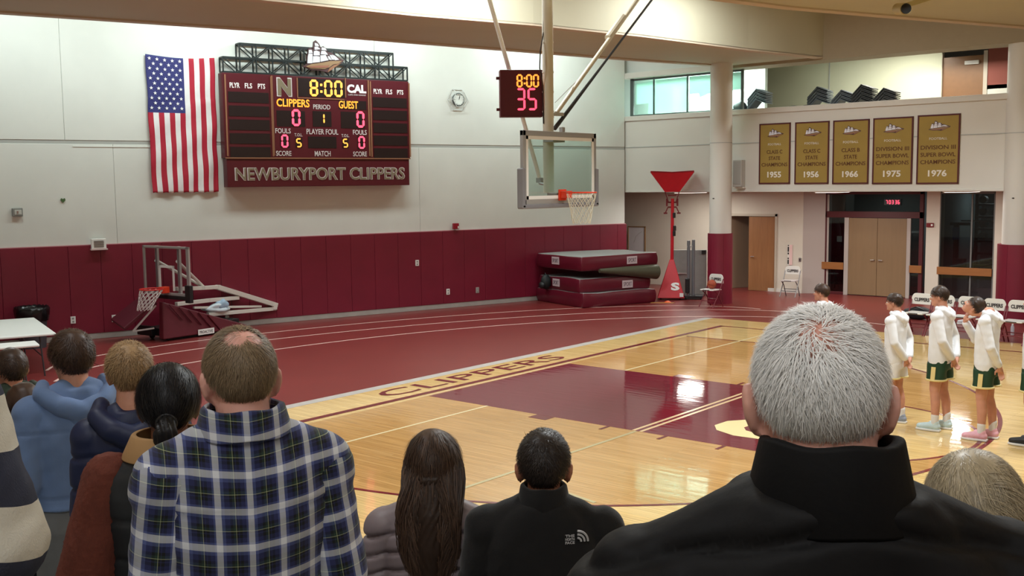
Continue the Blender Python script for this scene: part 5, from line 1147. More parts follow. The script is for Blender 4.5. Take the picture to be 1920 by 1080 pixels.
def face_parts(M, parent, brow):
    def T(p): return M@Vector(p)
    b = MB(); sc = M.to_scale()[0]
    for s_ in (-1, 1): b.add(*sphere_piece(T((s_*.031, -.083, -.002)), (.0125*sc,)*3, None, 12, 8))
    b.build('eyes', mat('eye_white', (214, 208, 200), .2), parent, smooth=True); b = MB()
    for s_ in (-1, 1): b.add(*sphere_piece(T((s_*.031, -.0915, -.002)), (.0062*sc,)*3, None, 10, 6))
    b.build('irises', mat('iris_brown', (46, 32, 24), .2), parent, smooth=True); b = MB()
    for s_ in (-1, 1): b.tube([tuple(T((s_*x, y, z))) for x, y, z in ((.014, -.098, .017), (.031, -.097, .023), (.047, -.085, .018))], [.003, .0045, .002], 6)
    b.build('eyebrows', brow, parent); b = MB(); b.tube([tuple(T(p)) for p in ((-.02, -.094, -.065), (-.008, -.1035, -.0635), (0, -.103, -.065), (.008, -.1035, -.0635), (.02, -.094, -.065))], [.002, .0048, .004, .0048, .002], 8)
    b.build('lips', mat('lips_rose', (170, 96, 88), .45), parent, smooth=True)

def human(root, H, skin, head_yaw=0., head_pitch=0., head_roll=0., build=1., arms='down', voxel=.0085, hs=1., sh=.185, legs=True, earx=0., feet=((.10, -.0), (-.10, .0)), ears=1., brow=None, lean=0., armspec=None, neck=.054, head_off=(0, 0, 0), drop=.022):
    s_ = H/1.75; P = []
    Mh = Matrix.Translation((head_off[0]*s_, (-.02+head_off[1])*s_, H-.121*hs-drop+head_off[2]*s_))@Euler((head_pitch, head_roll, head_yaw)).to_matrix().to_4x4()@Matrix.Scale(hs, 4)
    P += head_pieces(Mh, ears, earx)
    P.append(('c', [tuple(Mh@Vector((0, .028, -.05))), (0, .030*s_, 1.50*s_), (0, .03*s_, 1.38*s_)], [neck*s_*hs, neck*1.02*s_, neck*1.3*s_]))
    B = build*s_
    P.append(('t', [(z*s_, 0, cy*s_, rx*B, ry*B) for z, cy, rx, ry in ((.86, .01, .13, .09), (.92, .012, .165, .108), (1.0, .008, .158, .105), (1.10, 0, .142, .096), (1.22, 0, .160, .108), (1.32, .008, .178, .112), (1.40, .014, .172, .098), (1.45, .02, .11, .075), (1.48, .025, .065, .06))]))
    for sd in (-1, 1): P.append(('c', [(sd*.03*s_, .032*s_, 1.465*s_), (sd*.15*s_, .02*s_, 1.405*s_)], [.045*s_, .046*s_]))
    A = armspec or {}
    for sd in (-1, 1):
        shp = Vector((sd*sh*s_, .015*s_, 1.40*s_))
        a = A.get(sd) or dict(el=(sd*.245, .04, 1.10), wr=(sd*.25, -.03, .86), f=(0, -.2, -1), t=(0, -1, 0), p=(-sd, 0, 0), curl=.5)
        el, wr = Vector(a['el'])*s_, Vector(a['wr'])*s_
        P += [('e', tuple(shp), (.062*B, .058*B, .06*B))]; P += arm_pieces(tuple(shp), tuple(el), tuple(wr), (.052*B, .040*B, .029*s_))
        P += hand_pieces(wr, a['f'], a['t'], a['p'], a.get('curl', .5), s_)
        a['S'] = (shp, el, wr)
        A[sd] = a
    if legs:
        for sd, (fx, fy) in ((1, feet[0]), (-1, feet[1])):
            P += [('c', [(sd*.085*s_, .012*s_, .90*s_), (sd*.092*s_, (.0+fy*.5)*s_, .50*s_)], [.092*B, .060*s_]), ('c', [(sd*.092*s_, fy*.5*s_, .50*s_), (sd*.095*s_, (.025+fy*.8)*s_, .34*s_), (fx*s_, (.03+fy)*s_, .08*s_)], [.056*s_, .056*s_, .036*s_]), ('c', [(fx*s_, (.03+fy)*s_, .055*s_), (fx*s_, (-.13+fy)*s_, .035*s_)], [.038*s_, .030*s_])]
    o = blob('body', P, voxel, 3, skin, root, fac=.4)
    root.location.z += drop
    face_parts(Mh, root, brow or mat('brow_dark', (40, 30, 24), .7))
    return Mh, A, s_

def sleeve(A, sd, s_, r, cuffback=.035):
    S, E_, W_ = A[sd]['S']; d = (W_-E_).normalized(); W2 = W_-d*cuffback*s_
    return [('c', [tuple(S), tuple(E_), tuple(W2)], [r[0]*s_, r[1]*s_, r[2]*s_])]
def traps(s_, k=1.): return [('c', [(sd*.035*s_, .03*s_, (1.475)*s_), (sd*.165*k*s_, .018*s_, 1.405*s_)], [.066*s_*k, .070*s_*k]) for sd in (-1, 1)]
def torso(s_, rows): return ('t', [(z*s_, 0, cy*s_, rx*s_, ry*s_) for z, cy, rx, ry in rows])
def trousers(root, s_, m, feet=((.10, 0), (-.10, 0)), B=1., voxel=.011):
    P = [('t', [(z*s_, 0, cy*s_, rx*s_*B, ry*s_*B) for z, cy, rx, ry in ((.80, .012, .165, .112), (.90, .014, .182, .125), (.98, .012, .176, .12), (1.04, .01, .165, .115))])]
    for sd, (fx, fy) in ((1, feet[0]), (-1, feet[1])):
        P.append(('c', [(sd*.088*s_, .015*s_, .86*s_), (sd*.095*s_, fy*.5*s_, .50*s_), (fx*s_, (.03+fy)*s_, .10*s_)], [.104*s_*B, .08*s_, .064*s_]))
    return blob('trousers', P, voxel, 3, m, root, post=lambda c, n: c+n*(.006*wob(c*np.array([1, 1, 2.2]), 16, 3))[:, None])
def shoes(root, s_, m, sole, feet=((.10, 0), (-.10, 0)), name='shoe'):
    for (fx, fy) in feet:
        x, y = fx*s_, fy*s_
        o = blob(name, [('c', [(x, y+.055*s_, .055*s_), (x, y-.02*s_, .06*s_), (x, y-.15*s_, .042*s_)], [.046*s_, .047*s_, .038*s_]), ('c', [(x, y+.04*s_, .10*s_), (x, y+.02*s_, .06*s_)], [.044*s_, .046*s_])], .008, 3, m, root)
        MB().slab([(x+dx*s_, y+dy*s_) for dx, dy in ((-.038, .10), (.038, .10), (.046, .0), (.05, -.10), (.03, -.19), (-.03, -.19), (-.05, -.10), (-.042, .0))], .0, .026).build('sole', sole, o, bevel=.006)
PERSONS = []
def person(u, vtop, dep, facing, row_z, label, hd=None):
    """root under the head whose top is at that place; returns root and standing height"""
    q = DP(u, vtop, dep); H = float(q[2])-row_z
    r = empty('person', (float(q[0]), float(q[1]), row_z), math.radians(facing+90), label, 'person'); return r, H
SK = skin_mat('skin_fair', (206, 150, 126)); SK2 = skin_mat('skin_warm', (188, 128, 100)); SK3 = skin_mat('skin_tan', (150, 96, 70)); SKP = skin_mat('skin_pink', (224, 168, 152))
M_JEAN = mat('dark_jeans', (40, 46, 62), .8, noise=.1, nscale=30); M_TRK = mat('grey_sweatpants', (112, 116, 118), .85, noise=.06, nscale=20, sheen=.2); M_SHB = mat('shoe_black', (26, 26, 28), .5)

JROWS = [(.78, .015, .205, .135), (.90, .015, .205, .140), (1.02, .01, .195, .132), (1.15, .008, .195, .130), (1.27, .012, .205, .135), (1.36, .02, .200, .120), (1.42, .026, .175, .104), (1.47, .03, .125, .09), (1.505, .03, .085, .078)]
def jrows(k=1., kd=1., z0=.78): return [(max(z, z0), cy, rx*k, ry*kd) for z, cy, rx, ry in JROWS]
def collar_ring(root, s_, m, z0, z1, rx, ry, cy=.02, t=.012, tilt=.0, name='collar', open_front=.5, flare=0., wave=0.):
    """standing collar: an open band around the neck, its gap in front"""
    b = MB(); n = 40; vs = []; a0 = -PI/2+open_front/2; a1 = 3*PI/2-open_front/2; fs = []
    for i in range(n+1):
        a = a0+(a1-a0)*i/n
        for (z, k) in ((z0, 1+flare), (z1, 1)):
            for tt in (0, t):
                zz = z+(tilt*math.sin(a) if z == z1 else tilt*.5*math.sin(a))+wave*math.sin(a*5)
                vs.append(((rx*k+tt)*math.cos(a)*s_, (cy+(ry*k+tt)*math.sin(a))*s_, zz*s_))
    for i in range(n):
        o, p = i*4, i*4+4
        fs += [(o, p, p+2, o+2), (o+1, o+3, p+3, p+1), (o+2, p+2, p+3, o+3), (o, o+1, p+1, p)]
    fs += [(0, 2, 3, 1), (n*4, n*4+1, n*4+3, n*4+2)]
    b.add(vs, fs); return b.build(name, m, root, bevel=.004*s_, smooth=True)

# ---- players
M_HOOD = mat('hoodie_white', (232, 234, 236), .75, noise=.03, nscale=10, bump=.05, bscale=200); M_GREEN = mat('shorts_green', (20, 62, 40), .6, noise=.05); M_GTRIM = mat('shorts_trim', (232, 214, 150), .6); M_SOCK = mat('sock_white', (230, 230, 228), .8)
M_HBR = hair_mat('hair_dark_brown', (58, 43, 34), .4); M_HBR2 = hair_mat('hair_brown', (66, 46, 34), .45)
def hood_down(root, s_, m, k=1., voxel=.009, z=1.475):
    P = [('c', [(-.10*k*s_, -.01*s_, (z+.025)*s_), (-.115*k*s_, .06*s_, z*s_), (-.07*k*s_, .115*s_, (z-.045)*s_), (0, .135*s_, (z-.075)*s_), (.07*k*s_, .115*s_, (z-.045)*s_), (.115*k*s_, .06*s_, z*s_), (.10*k*s_, -.01*s_, (z+.025)*s_)], [.03*s_, .036*s_, .042*s_, .046*s_, .042*s_, .036*s_, .03*s_]),
         ('c', [(-.04*k*s_, .10*s_, (z-.085)*s_), (0, .112*s_, (z-.125)*s_), (.04*k*s_, .10*s_, (z-.085)*s_)], [.035*s_, .045*s_, .035*s_])]
    return blob('hood', P, voxel, 2, m, root, post=lambda c, n: c+n*(.004*wob(c, 45, 5))[:, None])
def player(pos, facing, H, label, hp=0., hy=0., behind=True, shoe=(200, 224, 228), hair=M_HBR, armspec=None, shorts=True, skin=SK, seed=1, hoff=(0, 0, 0), white_shorts=False):
    r = empty('person', (pos[0], pos[1], .006), math.radians(facing+90), label, 'person')
    if armspec is None: armspec = {sd: dict(el=(sd*.25, .10, 1.13), wr=(sd*.075, .185, .90), f=(-sd*.55, .1, -.75), t=(0, -.3, -1), p=(0, 1 if sd > 0 else -1, 0), curl=.55) for sd in (-1, 1)}
    feet = ((.10, -.03), (-.10, .05))
    Mh, A, s_ = human(r, H, skin, head_pitch=hp, head_yaw=hy, armspec=armspec, feet=feet, voxel=.0085, hs=H/1.75*.97, head_off=hoff, drop=0)
    P = [torso(s_, [(z, cy, rx*.93, ry*.95) for z, cy, rx, ry in jrows(z0=.83)])]
    P += traps(s_, .95)
    for sd in (-1, 1): P += [('e', tuple(A[sd]['S'][0]), (.078*s_, .074*s_, .075*s_))]; P += sleeve(A, sd, s_, (.068, .058, .044), .03)
    blob('hoodie', P, .0095, 3, M_HOOD, r, post=lambda c, n: c+n*(.007*wob(c*np.array([1, 1, .8]), 20, seed)+.002*wob(c*np.array([1, 1, 1.6]), 30, seed+3))[:, None])
    hood_down(r, s_, M_HOOD, 1., .009)
    P = [('t', [(z*s_, 0, cy*s_, rx*s_, ry*s_) for z, cy, rx, ry in ((.76, .012, .185, .128), (.86, .014, .188, .132), (.94, .012, .178, .124))])]
    T = []
    for sd in (1, -1):
        fy = feet[0][1] if sd > 0 else feet[1][1]
        P.append(('t', [(z*s_, sd*.094*s_, (.012+fy*k)*s_, rx*s_, ry*s_) for z, k, rx, ry in ((.625, .4, .100, .112), (.72, .25, .098, .112), (.84, .1, .094, .118))]))
        T.append((sd, fy))
    so = blob('shorts', P, .0095, 2, MATS['hoodie_white'] if white_shorts else M_GREEN, r, post=lambda c, n: c+n*(.005*wob(c, 26, seed+8))[:, None])
    for sd, fy in T:
        b = MB(); n = 24; ring = [((sd*.094+.104*math.cos(2*PI*j/n))*s_, (.012+fy*.4+.116*math.sin(2*PI*j/n))*s_, .635*s_) for j in range(n)]
        b.tube(ring, .013*s_, 8, close=True); b.build('shorts_hem', M_GTRIM, r, smooth=True)
        MB().bar((sd*.196*s_, (.0+fy*.1)*s_, .80*s_), (sd*.199*s_, (.0+fy*.4)*s_, .64*s_), .012*s_, .05*s_, up=(0, 1, 0)).build('shorts_side_stripe', M_GTRIM, r)
    for (fx, fy) in feet:
        blob('sock', [('c', [(fx*s_, (.03+fy)*s_, .19*s_), (fx*s_, (.03+fy)*s_, .08*s_)], [.047*s_, .043*s_])], .008, 2, M_SOCK, r)
    shoes(r, s_, mat('shoe_%d_%d_%d' % shoe, shoe, .5, noise=.08, nscale=30), M_WHITE, feet)
    hv = hair_cap(r, Mh, hair, .017, (62, 92, 132), 1.25, seed); st = strands(Mh, 1600, .045, .016, (62, 92, 132), width=.003, seed=seed, lift=.010, mess=.4)
    hair_obj('hair', r, hair, hv, st)
    return r
p2 = F(1757, 806); player((float(p2[0]), float(p2[1])), 181, 1.83, 'tall player in white hoodie and pale blue shoes, hands clasped behind', hp=.10, seed=11)
hs3 = {1: dict(el=(.25, .10, 1.12), wr=(.10, .19, .90), f=(-.5, .1, -.8), t=(0, -.3, -1), p=(0, 1, 0), curl=.4), -1: dict(el=(-.23, -.10, 1.13), wr=(-.07, -.20, 1.36), f=(.35, .05, .9), t=(1, .3, 0), p=(.3, 1, 0), curl=.6)}
hs3 = {1: dict(el=(.25, .10, 1.12), wr=(.13, .18, .89), f=(-.35, .1, -.9), t=(0, -.6, -.6), p=(0, 1, 0), curl=.4), -1: dict(el=(-.22, -.17, 1.14), wr=(-.06, -.25, 1.36), f=(.25, .2, .9), t=(.8, .5, 0), p=(.3, 1, 0), curl=.7)}
p3 = F(1843, 824); player((float(p3[0]), float(p3[1])), 183, 1.84, 'player in pink shoes bowing the head with one hand at the face', hp=-.66, shoe=(236, 180, 194), armspec=hs3, seed=23, hoff=(0, -.125, -.085))
p1 = F(1662, 800); player((float(p1[0]), float(p1[1])+.22), 178, 1.71, 'shorter player in white hoodie and white shorts behind the old man', hp=.02, seed=37, white_shorts=True, shoe=(150, 160, 176))
q0 = DP(1545, 536, 20.5)
tt = (1.76-CAM[2])/(ray(1543, 534)[2]); q0 = CAM+ray(1543, 534)*tt
player((float(q0[0]), float(q0[1])), 178, 1.76, 'player whose head shows just above the white haired old man', seed=41, hair=M_HBR2)
p4 = F(1928, 834); player((float(p4[0])+.03, float(p4[1])), 181, 1.84, 'player in white hoodie and black shoes cut by the right edge', seed=53, shoe=(36, 38, 42))

# ---- bleachers
M_PLK = mat('bleacher_plank', (172, 170, 164), .5, metal=.2, noise=.05, stretch=(1, 8, 8)); M_BLF = mat('bleacher_steel', (70, 70, 74), .5, metal=.4)
RZ = lambda k: .42+.26*k
RY = lambda k: -9.9-.6*k
bl_ = empty('bleacher', (8, -10, 0), 0, 'tiered grey bleacher the spectators stand on', 'bleacher')
for k in range(7):
    y, z = RY(k)+10, RZ(k)
    for j in range(2): MB().box((-.5, y+.13-j*.27, z-.025), (12, .255, .05)).build('foot_plank', M_PLK, bl_, bevel=.006)
    MB().box((-.5, y-.37, z+.40), (12, .20, .045)).build('seat_plank', M_PLK, bl_, bevel=.008)
    MB().box((-.5, y-.285, z+.16), (12, .012, .30)).build('riser', M_BLF, bl_)
for x in np.linspace(-6, 5, 6):
    MB().box((float(x), RY(0)+10+.2, .2), (.06, .06, .4)).build('support', M_BLF, bl_); MB().box((float(x), RY(6)+10-.4, RZ(6)/2+.15), (.06, .06, RZ(6)+.3)).build('support', M_BLF, bl_); MB().bar((float(x), RY(0)+10.1, .3), (float(x), RY(6)+9.7, RZ(6)-.1), .06).build('support', M_BLF, bl_)
    for k in range(7): MB().box((float(x), RY(k)+10-.37, RZ(k)+.2), (.05, .05, .37)).build('seat_bracket', M_BLF, bl_)

# ---- old man in the black puffer jacket
def quilt(bands, depth, s_, slope=0.):
    def f(c, n):
        d = np.zeros(len(c))
        for z in bands: d -= depth*np.exp(-((c[:, 2]+slope*np.abs(c[:, 0])-z*s_)/(.0075*s_))**2)
        return c+n*(d+.006*wob(c*np.array([1, 1, 1.6]), 17, 2)+.0035*wob(c, 46, 7))[:, None]
    return f
M_PUFF = mat('puffer_black', (11, 11, 13), .64, spec=.2, noise=.06, nscale=8, bump=.15, bscale=28)
r, H = person(1546, 583, 1.25, 131, RZ(3), 'white haired man with thin crown in a black puffer jacket')
Mh, A, s_ = human(r, H, SKP, head_yaw=math.radians(-9), head_pitch=.0, voxel=.0065, hs=.91, ears=1.2, earx=.007, drop=.040, build=.96, neck=.066)
rows = [(.70, .02, .26, .175), (.90, .02, .265, .185), (1.05, .02, .245, .18), (1.18, .015, .245, .175), (1.29, .018, .245, .168), (1.375, .024, .232, .145), (1.43, .028, .20, .122), (1.48, .03, .14, .108), (1.52, .03, .10, .09)]
P = [torso(s_, rows)]+traps(s_, 1.06)
for sd in (-1, 1): P += [('e', tuple(A[sd]['S'][0]+Vector((sd*.018, 0, -.02))), (.10*s_, .10*s_, .09*s_))]; P += [('c', [tuple(A[sd]['S'][0]+Vector((sd*.03, 0, -.03))), tuple(A[sd]['S'][1]+Vector((sd*.05, 0, 0))), tuple(A[sd]['S'][2]+Vector((sd*.05, 0, .03)))], [.095*s_, .085*s_, .06*s_])]
blob('puffer_jacket', P, .0085, 3, M_PUFF, r, post=quilt((1.505, 1.42, 1.33, 1.23, 1.12, 1.0, .88), .011, s_, .24))
collar_ring(r, s_, mat('collar_black', (10, 10, 12), .7, spec=.2, noise=.05, bump=.1, bscale=40), 1.485, 1.575, .063, .068, cy=.030, t=.014, tilt=.006, flare=.30, wave=.002)
trousers(r, s_, M_JEAN, B=1.1); shoes(r, s_, M_SHB, M_BLACK)
wh = hair_mat('hair_white', (242, 242, 240), .5, .18)
def oldmask(d, rnd):
    c = np.array([.10, .62, .78]); c /= np.linalg.norm(c); a = np.degrees(np.arccos(np.clip(d@c, -1, 1)))
    dens = np.clip(.2+(a-17)/46, .17, 1); return rnd < dens
def lmask(d, rnd): return d[:, 1] > -.9
hair_obj('hair', r, wh, strands(Mh, 15000, .046, .006, (50, 79, 138), crown=(.15, .55, .82), width=.0013, seed=3, lift=.011, mask=oldmask, seg=6, swirl=.9, mess=.34, droop=.3), strands(Mh, 6000, .03, .004, (50, 80, 140), crown=(.15, .55, .82), width=.0013, seed=13, lift=.010, mask=oldmask, seg=5, mess=.5, droop=.2))

# ---- man in the plaid shirt
def plaid():
    m = bpy.data.materials.new('plaid_flannel'); m.use_nodes = True; nt = m.node_tree; N = nt.nodes; L = nt.links; b = N['Principled BSDF']; b.inputs['Roughness'].default_value = .85; b.inputs['Sheen Weight'].default_value = .15
    at = N.new('ShaderNodeAttribute'); at.attribute_name = 'cloth'; sx_ = N.new('ShaderNodeSeparateXYZ'); L.new(at.outputs['Vector'], sx_.inputs[0])
    def ramp(out, per, stops):
        d = N.new('ShaderNodeMath'); d.operation = 'DIVIDE'; d.inputs[1].default_value = per; L.new(out, d.inputs[0]); f = N.new('ShaderNodeMath'); f.operation = 'FRACT'; L.new(d.outputs[0], f.inputs[0])
        c = N.new('ShaderNodeValToRGB'); c.color_ramp.interpolation = 'CONSTANT'; e = c.color_ramp.elements
        for i, (p, col) in enumerate(stops):
            if i < 2: e[i].position = p; e[i].color = (*lin(col), 1)
            else: q = e.new(p); q.color = (*lin(col), 1)
        L.new(f.outputs[0], c.inputs[0]); return c.outputs[0]
    nv, wh_, dk, gr, bl2 = (36, 42, 88), (236, 240, 246), (9, 11, 18), (34, 58, 46), (84, 96, 150)
    S = [(0, wh_), (.19, bl2), (.25, nv), (.38, dk), (.47, nv), (.50, dk), (.56, (196, 204, 150)), (.575, gr), (.66, dk), (.74, nv), (.90, bl2)]
    a1 = ramp(sx_.outputs[0], .066, S); a2 = ramp(sx_.outputs[2], .076, S)
    mx = N.new('ShaderNodeMix'); mx.data_type = 'RGBA'; mx.inputs[0].default_value = .5; L.new(a1, mx.inputs[6]); L.new(a2, mx.inputs[7]); L.new(mx.outputs[2], b.inputs['Base Color']); return m
M_PLAID = plaid()
def cloth_coords(o, A, s_, key='cloth', slope=.10, body=False, slv=0):
    me = o.data; n = len(me.vertices); co = np.empty(n*3); me.vertices.foreach_get('co', co); co = co.reshape(-1, 3); out = co.copy()
    out[:, 0] = co[:, 0]*1.0; out[:, 2] = co[:, 2]-slope*np.abs(co[:, 0])
    for sd in (-1, 1):
        S, E_, W_ = [np.array(p) for p in A[sd]['S']]; d = (W_-S)/np.linalg.norm(W_-S); rel = co-S; t = rel@d; ac = np.abs(co[:, 0]) > (.205*s_)
        side = (ac & (co[:, 0]*sd > 0) & (co[:, 2] < 1.42*s_)) if not slv else np.full(len(co), slv == sd)
        if body: side[:] = False
        px = np.cross(d, [0, 1, 0]); px /= np.linalg.norm(px)
        out[side, 0] = (rel@px)[side]*.9+sd*.02; out[side, 2] = -t[side]+.03
    a = me.attributes.new(key, 'FLOAT_VECTOR', 'POINT'); a.data.foreach_set('vector', out.astype(np.float32).ravel()); return o
r, H = person(447, 615, 2.3, 152, RZ(3), 'man in blue plaid flannel shirt with a bald patch')
Mh, A, s_ = human(r, H, SKP, head_yaw=math.radians(4), voxel=.0075, hs=.955, build=1.06, ears=1.15, neck=.062, sh=.162, armspec={sd: dict(el=(sd*.212, .05, 1.10), wr=(sd*.225, -.04, .86), f=(0, -.2, -1), t=(0, -1, 0), p=(-sd, 0, 0)) for sd in (-1, 1)})
P = [torso(s_, jrows(.93, 1.04, .74))]+traps(s_, 1.05)+[('e', tuple(A[sd]['S'][0]-Vector((sd*.01, 0, 0))), (.076*s_, .076*s_, .072*s_)) for sd in (-1, 1)]
def fold(k1, k2, seed): return lambda c, n: c+n*(k1*wob(c*np.array([1, 1, .6]), 18, seed)+k2*wob(c*np.array([1.2, 1, 1.6]), 38, seed+1))[:, None]
o = blob('plaid_shirt', P, .0095, 3, M_PLAID, r, post=lambda c, n: fold(.006, .004, 4)(c, n)-n*(.005*np.exp(-((c[:, 2]-1.335*s_-.03*np.abs(c[:, 0]))/(.006*s_))**2)*(c[:, 1] > 0))[:, None]); cloth_coords(o, A, s_, body=True)
for sd in (-1, 1):
    o = blob('plaid_sleeve', [('e', tuple(A[sd]['S'][0]+Vector((sd*.008, 0, -.012))), (.083*s_, .082*s_, .079*s_))]+sleeve(A, sd, s_, (.076, .066, .05), .02), .0095, 3, M_PLAID, r, post=fold(.006, .005, 9)); cloth_coords(o, A, s_, slv=sd)
o = collar_ring(r, s_, M_PLAID, 1.492, 1.556, .078, .077, cy=.026, t=.014, flare=.22, wave=.002); cloth_coords(o, A, s_)
trousers(r, s_, M_JEAN, B=1.05); shoes(r, s_, M_SHB, M_BLACK)
br_ = hair_mat('hair_ash_brown', (136, 116, 90), .5, .3)
def plmask(d, rnd):
    k = np.ones(len(d), bool)
    for cx_, rad in (((-.28, .46, .84), 25), ((.20, .46, .87), 25)):
        c = np.array(cx_); c /= np.linalg.norm(c); a = np.degrees(np.arccos(np.clip(d@c, -1, 1))); k &= rnd < np.clip((a-rad*.55)/(rad*.6), .03, 1)
    return k
hair_obj('hair', r, br_, strands(Mh, 11000, .028, .006, (56, 86, 134), crown=(0, .5, .86), width=.0016, seed=5, lift=.006, mask=plmask, seg=4, mess=.35, droop=.5), strands(Mh, 5000, .02, .003, (56, 86, 136), crown=(0, .5, .86), width=.002, seed=6, lift=.002, mask=plmask, seg=3, mess=.3, droop=.5))

# ---- woman with long brown hair
M_MAUVE = mat('puffer_mauve', (146, 134, 138), .45, spec=.45, noise=.05, nscale=8, bump=.1, bscale=30)
r, H = person(811, 815, 3.6, 128, RZ(1), 'woman with long half tied brown hair in a mauve grey puffer jacket')
Mh, A, s_ = human(r, H, SK, voxel=.0085, hs=.97, build=.92, sh=.17, neck=.046, drop=.01)
P = [torso(s_, jrows(.95, 1.0, .74))]
P += traps(s_)
for sd in (-1, 1): P += [('e', tuple(A[sd]['S'][0]), (.085*s_, .08*s_, .08*s_))]; P += sleeve(A, sd, s_, (.078, .070, .05), .02)
blob('puffer_jacket', P, .0075, 2, M_MAUVE, r, post=quilt((1.44, 1.375, 1.31, 1.245, 1.18, 1.115, 1.05, .98, .91, .84), .016, s_, .25))
collar_ring(r, s_, M_MAUVE, 1.475, 1.54, .088, .084, cy=.025, t=.014, flare=.2)
trousers(r, s_, M_JEAN, B=.95); shoes(r, s_, M_SHB, M_BLACK)
lb = hair_mat('hair_long_brown', (80, 60, 47), .5, .55)
def long_hair(Mh, root, m, N, zend, wid, seed, tie=True, back=.125, ybase=.11):
    rg = np.random.default_rng(seed); ph = rg.uniform(PI*.42, PI*1.58, N); th = np.radians(rg.uniform(20, 112, N)); d = sph(th, ph); P0 = CC+d*(CR+.012); M3 = np.array(Mh.to_3x3()); P0 = P0@M3.T+np.array(Mh.translation); nn = d@M3.T
    pts = [P0]; nr = [nn]; u_ = rg.uniform(-1, 1, N); zt_ = zend+rg.uniform(-.06, .10, N)+.07*np.abs(u_)
    hb = np.array(Mh@Vector((0, .115, -.05)))
    seg = 9
    for k in range(1, seg+1):
        t = k/seg; x = P0[:, 0]*(1-t)*1.05+u_*wid*(.55+.45*math.sin(PI*min(t*1.1, 1)))*t**.6; z = P0[:, 2]*(1-t)+zt_*t
        depth = back+.022*math.sin(t*PI)-.0*t; yy = P0[:, 1]*(1-t)**1.6+(1-(1-t)**1.6)*(depth-.03*np.abs(u_)+.012*np.sin(9*t+u_*7+seed)); x = x+.010*np.sin(8*t+u_*9)
        p = np.stack([x, yy+rg.normal(size=N)*.004, z], 1); nr.append(np.tile([0, 1., .1], (N, 1))); pts.append(p)
    return ribbons(pts, nr, .0032, rg)
cap = hair_cap(r, Mh, lb, .020, (60, 104, 140), 1.1, 5, .15)
st = strands(Mh, 5000, .10, .020, (60, 104, 138), crown=(0, -.3, .95), width=.0024, seed=9, lift=.016, mess=.22, droop=.5)
zE = (1.19)*s_
hair_obj('hair', r, lb, cap, st, long_hair(Mh, r, lb, 5200, zE, .11, 4, back=.160))
blob('hair_tail', [('c', [tuple(Mh@Vector((0, .085, -.02))), (0, .120*s_, 1.47*s_), (0, .145*s_, 1.36*s_), (.005, .150*s_, 1.26*s_), (.0, .135*s_, 1.19*s_)], [.056*s_, .056*s_, .050*s_, .042*s_, .018*s_])], .008, 3, lb, r, post=lambda c, n: c+n*(0.002*np.sin(c[:, 0]*260+9*np.sin(c[:, 2]*18)))[:, None])
blob('hair_knot', [('c', [tuple(Mh@Vector((-.055, .085, .0))), tuple(Mh@Vector((-.02, .125, -.014))), tuple(Mh@Vector((.02, .125, -.016))), tuple(Mh@Vector((.055, .085, .0)))], [.012, .019, .019, .012]), ('e', tuple(Mh@Vector((0, .128, -.03))), (.026, .018, .022))], .006, 2, lb, r, post=lambda c, n: c+n*(.003*np.sin(c[:, 0]*420+c[:, 2]*200))[:, None])

# ---- man in the black fleece
M_FLE = mat('fleece_black', (10, 10, 11), .9, sheen=.15, noise=.06, nscale=20, bump=.1, bscale=200)
r, H = person(1019, 809, 3.4, 126, RZ(1), 'dark haired man in a black fleece with a small emblem on the shoulder')
Mh, A, s_ = human(r, H, SK2, voxel=.0085, hs=1.02, build=1.03, ears=1.1)
P = [torso(s_, jrows(1.05, 1.05, .76))]
P += traps(s_)
for sd in (-1, 1): P += [('e', tuple(A[sd]['S'][0]), (.086*s_, .082*s_, .082*s_))]; P += sleeve(A, sd, s_, (.078, .068, .05), .02)
fo = blob('fleece_jacket', P, .0095, 3, M_FLE, r, post=lambda c, n: fold(.005, .003, 14)(c, n)-n*(.005*np.exp(-((c[:, 2]-1.28*s_+.05*np.abs(c[:, 0]))/(.005*s_))**2)*(c[:, 1] > 0))[:, None])
collar_ring(r, s_, M_FLE, 1.475, 1.558, .062, .064, cy=.026, t=.014, flare=.25, wave=.002)
trousers(r, s_, M_JEAN); shoes(r, s_, M_SHB, M_BLACK)
hb_ = hair_mat('hair_black_brown', (46, 38, 34), .4, .4)
hair_obj('hair', r, hb_, hair_cap(r, Mh, hb_, .008, (58, 86, 134), 1.2, 6, .15), strands(Mh, 5000, .024, .009, (58, 88, 136), width=.0018, seed=16, lift=.008, mess=.6, droop=.4))
# emblem on the right shoulder blade: three nested arcs and three short lines of lettering
def on_back(fo, x, z):
    me = fo.data; best = None
    for v in me.vertices:
        if v.co.y > 0:
            d = (v.co.x-x)**2+(v.co.z-z)**2
            if best is None or d < best[0]: best = (d, v.co.copy(), v.normal.copy())
    return best[1], best[2]
pc, pn = on_back(fo, -.112*s_, 1.412*s_); em = empty('emblem', tuple(pc+pn*.006), math.atan2(pn.y, pn.x)+PI/2, parent=r); M_EM = mat('emblem_white', (196, 196, 198), .6)
for k in range(3):
    b = MB(); R_ = .034-.011*k; b.tube([(-.002+R_*math.cos(t), 0, -.016+R_*math.sin(t)) for t in np.linspace(0, PI/2, 9)], .0038, 5); b.build('emblem_arc', M_EM, em)
for k, wds in enumerate(('THE', 'NORTH', 'FACE')): text('emblem_word', wds, M_EM, em, (-.026, 0, .004-.011*k), h=.0085, wid=.03, depth=.002, bold=.02)

